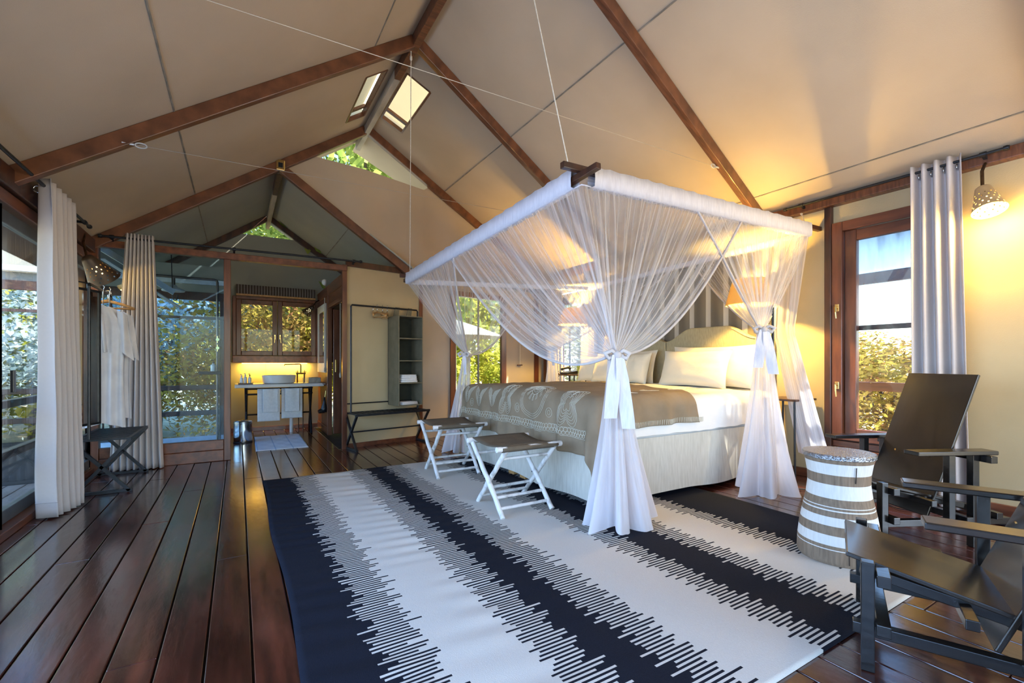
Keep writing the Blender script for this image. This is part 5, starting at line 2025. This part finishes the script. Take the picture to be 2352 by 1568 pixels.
MB().tube([cM + Vector((0, 0, mz0)), cM + Vector((0, 0, mz0 - .12))], .012, 8).build('support_peg', M_black, mi)

# ------------------------------------------------------------------ bathroom furniture
vt = thing('vanity_table', 'black pipe-frame vanity stand with white stone counter', 'vanity', (.6, 8.3, 0))
MB().bev((-.045, 8.06, .765), (1.215, 8.64, .815), .008).build('countertop', M_stone, vt)
for xx in (.10, 1.03):
    MB().tube([(xx, 8.12, .765), (xx + .02, 8.56, .0)], .018, 8).build('leg', M_black, vt)
    MB().tube([(xx + .02, 8.56, .765), (xx, 8.12, .0)], .018, 8).build('leg', M_black, vt)
for z, y in ((.745, 8.12), (.66, 8.14), (.33, 8.32)):
    MB().tube([(.10, y, z), (1.05, y, z)], .014, 8).build('rail', M_black, vt)
MB().lathe([(.001, -.03), (.02, -.02), (.026, 0), (.02, .02), (.001, .03)], 12, (.60, 8.11, .70)).build('clamp', M_black, vt, 'all')
MB().tube([(.76, 8.42, .765), (.76, 8.42, .0)], .028, 12).build('waste_pipe', M_ceramic, vt, True)
MB().tube([(.88, 8.52, .765), (.88, 8.52, .0)], .009, 6).build('supply_pipe', M_copper, vt)
MB().tube([(.95, 8.52, .765), (.95, 8.52, .0)], .009, 6).build('supply_pipe', M_copper, vt)
bs = thing('wash_basin', 'white oval vessel basin on the vanity counter', 'basin', (.575, 8.34, .816))
MB().lathe([(.001, 0), (.20, 0), (.235, .012), (.25, .13), (.243, .135), (.236, .128), (.215, .03), (.12, .018), (.001, .016)], 48).xf(Matrix.Translation((.575, 8.36, .816)) @ Matrix.Diagonal((1.0, .80, 1.0, 1.0))).build('bowl', M_ceramic, bs, True)
MB().lathe([(.001, .003), (.022, .002), (.022, -.004)], 12, (.575, 8.36, .834)).build('drain', M_steel, bs, True)
fc = thing('basin_tap', 'bronze wall-height mixer tap with long spout beside the basin', 'tap', (.90, 8.50, .816))
MB().tube([(.86, 8.52, .815), (.86, 8.52, .97)], .012, 8).tube([(.97, 8.52, .815), (.97, 8.52, .97)], .012, 8).tube([(.84, 8.52, .97), (.99, 8.52, .97)], .013, 8).build('tap_body', M_bronze, fc, True)
MB().tube([(.915, 8.52, .97), (.915, 8.52, 1.11), (.905, 8.51, 1.125), (.89, 8.50, 1.13), (.66, 8.40, 1.125), (.655, 8.40, 1.10)], .010, 8).build('spout', M_bronze, fc, True)
for xx in (.86, .97):
    MB().tube([(xx - .03, 8.50, .995), (xx + .03, 8.50, .995)], .006, 6).tube([(xx, 8.50, .965), (xx, 8.50, 1.025)], .006, 6).build('cross_handle', M_bronze, fc)
ty = MB().bev((0, 8.12, .8155), (.20, 8.28, .835), .004).box((.0, 8.12, .835), (.008, 8.28, .85)).box((.192, 8.12, .835), (.20, 8.28, .85)).build('soap_tray', M_wooddk)
tag(ty, 'dark wooden tray with toiletry bottles on the vanity', 'tray')
for k, (xx, hh, lab) in enumerate(((.045, .10, 'white dispenser bottle on the tray, leftmost'), (.095, .115, 'white dispenser bottle on the tray, middle and tallest'), (.155, .105, 'clear dispenser bottle on the tray, rightmost'))):
    t = thing('dispenser_bottle', lab, 'bottle', (xx, 8.2, .8355), 'toiletry bottles')
    MB().lathe([(.001, 0), (.022, 0), (.022, hh * .75), (.010, hh * .85), (.009, hh)], 14, (xx, 8.20, .8358)).build('bottle_body', (M_ceramic, M_ceramic, M_amber)[k], t, True)
    MB().lathe([(.010, 0), (.010, .018), (.004, .02), (.004, .042), (.001, .042)], 8, (xx, 8.20, .8358 + hh)).tube([(xx, 8.20, .872 + hh), (xx - .02, 8.19, .870 + hh)], .005, 5).build('pump', (M_stone, M_stone, M_plastic)[k], t, True)
jr = MB().lathe([(.001, 0), (.04, 0), (.042, .09), (.038, .09), (.036, .006), (.001, .006)], 18, (.955, 8.26, .8155)).build('drinking_glass', M_glass, None, True)
tag(jr, 'clear drinking glass beside the grey box on the vanity', 'glass')
gb_ = thing('tissue_box', 'grey stone-look tissue box on the vanity', 'box', (1.09, 8.3, .8155))
MB().bev((1.01, 8.22, .8155), (1.19, 8.36, .905), .006).build('box', M_rock, gb_)
MB().bev((1.05, 8.27, .905), (1.15, 8.31, .909), .001).build('slot', M_wooddk, gb_)


def hung_towel(x0, x1, zb_, y, lab, th=.022):
    def fn(u, v):
        x = x0 + (x1 - x0) * u
        t = v * 2
        zr = .735
        if t < 1:
            z = zb_ + (zr - zb_) * t
            yy = y - th
        else:
            z = zr - (zr - zb_ - .06) * (t - 1)
            yy = y + th
        if abs(t - 1) < .06:
            z = zr + .012 * (1 - abs(t - 1) / .06)
            yy = y + th * (t - 1) / .06
        yy += .006 * math.sin(x * 40 + v * 3) * (1 - abs(t - 1))
        return (x, yy, z)
    o = MB().grid(fn, 16, 60).build('hanging_towel', M_towel, None, 'all')
    s = o.modifiers.new('thick', 'SOLIDIFY')
    s.thickness = .012
    tag(o, lab, 'towel', 'towels on the vanity rail')
    return o


hung_towel(.255, .565, .245, 8.05, 'large white towel on the vanity rail, left')
hung_towel(.585, .885, .275, 8.05, 'large white towel on the vanity rail, right')
hung_towel(.325, .535, .385, 7.985, 'small white hand towel on the vanity rail, left')
hung_towel(.635, .835, .385, 7.985, 'small white hand towel on the vanity rail, right')
bn = thing('pedal_bin', 'round chrome pedal bin beside the vanity', 'bin', (.06, 7.70, 0))
MB().lathe([(.001, .012), (.115, .012), (.118, .03), (.118, .27), (.121, .272), (.121, .282), (.118, .284), (.118, .30), (.10, .315), (.001, .322)], 36, (.06, 7.70, .0)).build('drum', M_steel, bn, True)
MB().lathe([(.001, 0), (.122, 0), (.122, .014), (.001, .014)], 36, (.06, 7.70, .0)).build('base_ring', M_plastic, bn, True)
MB().bev((.04, 7.55, .01), (.08, 7.60, .02), .003).build('pedal', M_plastic, bn)
bm_ = MB().grid(lambda u, v: (.205 + .63 * u + .02 * (v - .5), 6.78 + 1.30 * v, .010 + .003 * math.sin(u * 19) * math.sin(v * 23)), 30, 40)
o = bm_.build('bath_mat', M_mat, None, 'all')
tag(o, 'white bath mat with woven pale blue bands on the floor', 'mat')
sl_ = o.modifiers.new('thick', 'SOLIDIFY')
sl_.thickness = .008
# side-wall mirror, hair dryer, cords, blind
sm_ = thing('framed_mirror', 'white-framed mirror on the bathroom side wall', 'mirror', (1.22, 8.35, 1.0))
yA, yB_, zA, zB2 = 7.92, 8.72, .99, 2.12
for p, q in (((1.205, yA, zA), (1.232, yA + .09, zB2)), ((1.205, yB_ - .09, zA), (1.232, yB_, zB2)), ((1.205, yA + .09, zA), (1.232, yB_ - .09, zA + .16)), ((1.205, yA + .09, zB2 - .12), (1.232, yB_ - .09, zB2))):
    MB().bev(p, q, .005).build('frame', M_stone, sm_)
MB().box((1.214, yA + .09, zA + .16), (1.22, yB_ - .09, zB2 - .12)).build('mirror_glass', M_mirror, sm_)
hd = thing('hair_dryer', 'black hair dryer hanging on the bathroom side wall', 'hair dryer', (1.19, 7.86, .40))
MB().tube([(1.19, 7.86, .60), (1.19, 7.86, .52), (1.185, 7.86, .42), (1.18, 7.86, .36)], [.012, .022, .05, .055], 12).build('handle_bag', M_plastic, hd, 'all')
MB().tube([(1.18, 7.86, .39), (1.10, 7.84, .37)], [.045, .03], 12).build('nozzle', M_plastic, hd, True)
MB().tube([(1.21, 7.86, .70), (1.20, 7.86, .60)], .004, 5).build('hook_loop', M_brass, hd)
for (xx, yy, za, zb_, lab) in ((1.20, 7.90, 2.20, 1.05, 'beige pull cord hanging beside the framed mirror'), (1.285, 7.05, 2.02, .98, 'beige pull cord hanging in the doorway')):
    t = thing('pull_cord', lab, 'cord', (xx, yy, zb_), 'bathroom pull cords')
    MB().tube([(xx, yy, za), (xx, yy, zb_)], .005, 5).build('cord', M_rope, t)
    MB().lathe([(.001, -.05), (.011, -.04), (.013, 0), (.006, .03), (.001, .034)], 8, (xx, yy, zb_)).build('toggle', M_rope, t, 'all')
t = thing('pull_cord', 'beige pull cord hanging on the far canvas wall', 'cord', (4.33, 6.95, 1.1), 'bathroom pull cords')
MB().tube([(4.33, 6.95, 2.0), (4.33, 6.95, 1.12)], .005, 5).build('cord', M_rope, t)
MB().bev((4.28, 6.94, 1.10), (4.38, 6.965, 1.12), .004).build('toggle', M_wooddk, t)
bl = thing('roman_blind', 'dark roman blind with pale stripes rolled above the bathroom window', 'blind', (.58, YB - .07, 2.26))
MB().grid(lambda u, v: (-.03 + 1.21 * u, YB - .07 - .02 * math.sin(PI * v), 2.29 + .155 * v), 4, 8).build('fabric', M_blind, bl, 'all')
MB().bev((-.03, YB - .105, 2.262), (1.18, YB - .06, 2.292), .006).build('bottom_bar', M_hanger, bl)

# ------------------------------------------------------------------ cables by the right wall
for pts, lab in (([(4.22, 2.30, .02), (4.45, 2.10, .008), (4.60, 1.75, .008), (4.45, 1.5, .008), (4.70, 1.25, .008)], 'thin black lamp cable lying on the floor behind the drum table'),
                 ([(4.88, 2.40, .008), (4.75, 2.2, .008), (4.78, 1.9, .008), (4.85, 1.6, .008), (4.80, 1.3, .008), (4.86, .6, .008)], 'black cable along the right baseboard')):
    P3 = [Vector(p) for p in pts]
    dense = []
    for k in range(len(P3) - 1):
        p0, p1, p2, p3 = P3[max(k - 1, 0)], P3[k], P3[k + 1], P3[min(k + 2, len(P3) - 1)]
        for j in range(8):
            s = j / 8
            dense.append(.5 * ((2 * p1) + (-p0 + p2) * s + (2 * p0 - 5 * p1 + 4 * p2 - p3) * s * s + (-p0 + 3 * p1 - 3 * p2 + p3) * s ** 3))
    dense.append(P3[-1])
    o = MB().tube(dense, .005, 6).build('cable', M_plastic, None, 'all')
    tag(o, lab, 'cable')
ps = thing('power_strip', 'black power strip on the floor by the right wall', 'power strip', (4.70, 1.02, 0))
MB().bev((4.62, .96, .002), (4.72, 1.16, .035), .008).build('body', M_plastic, ps)
MB().tube([(4.67, 1.08, .034), (4.67, 1.08, .06)], .018, 10).build('plug', M_plastic, ps, True)
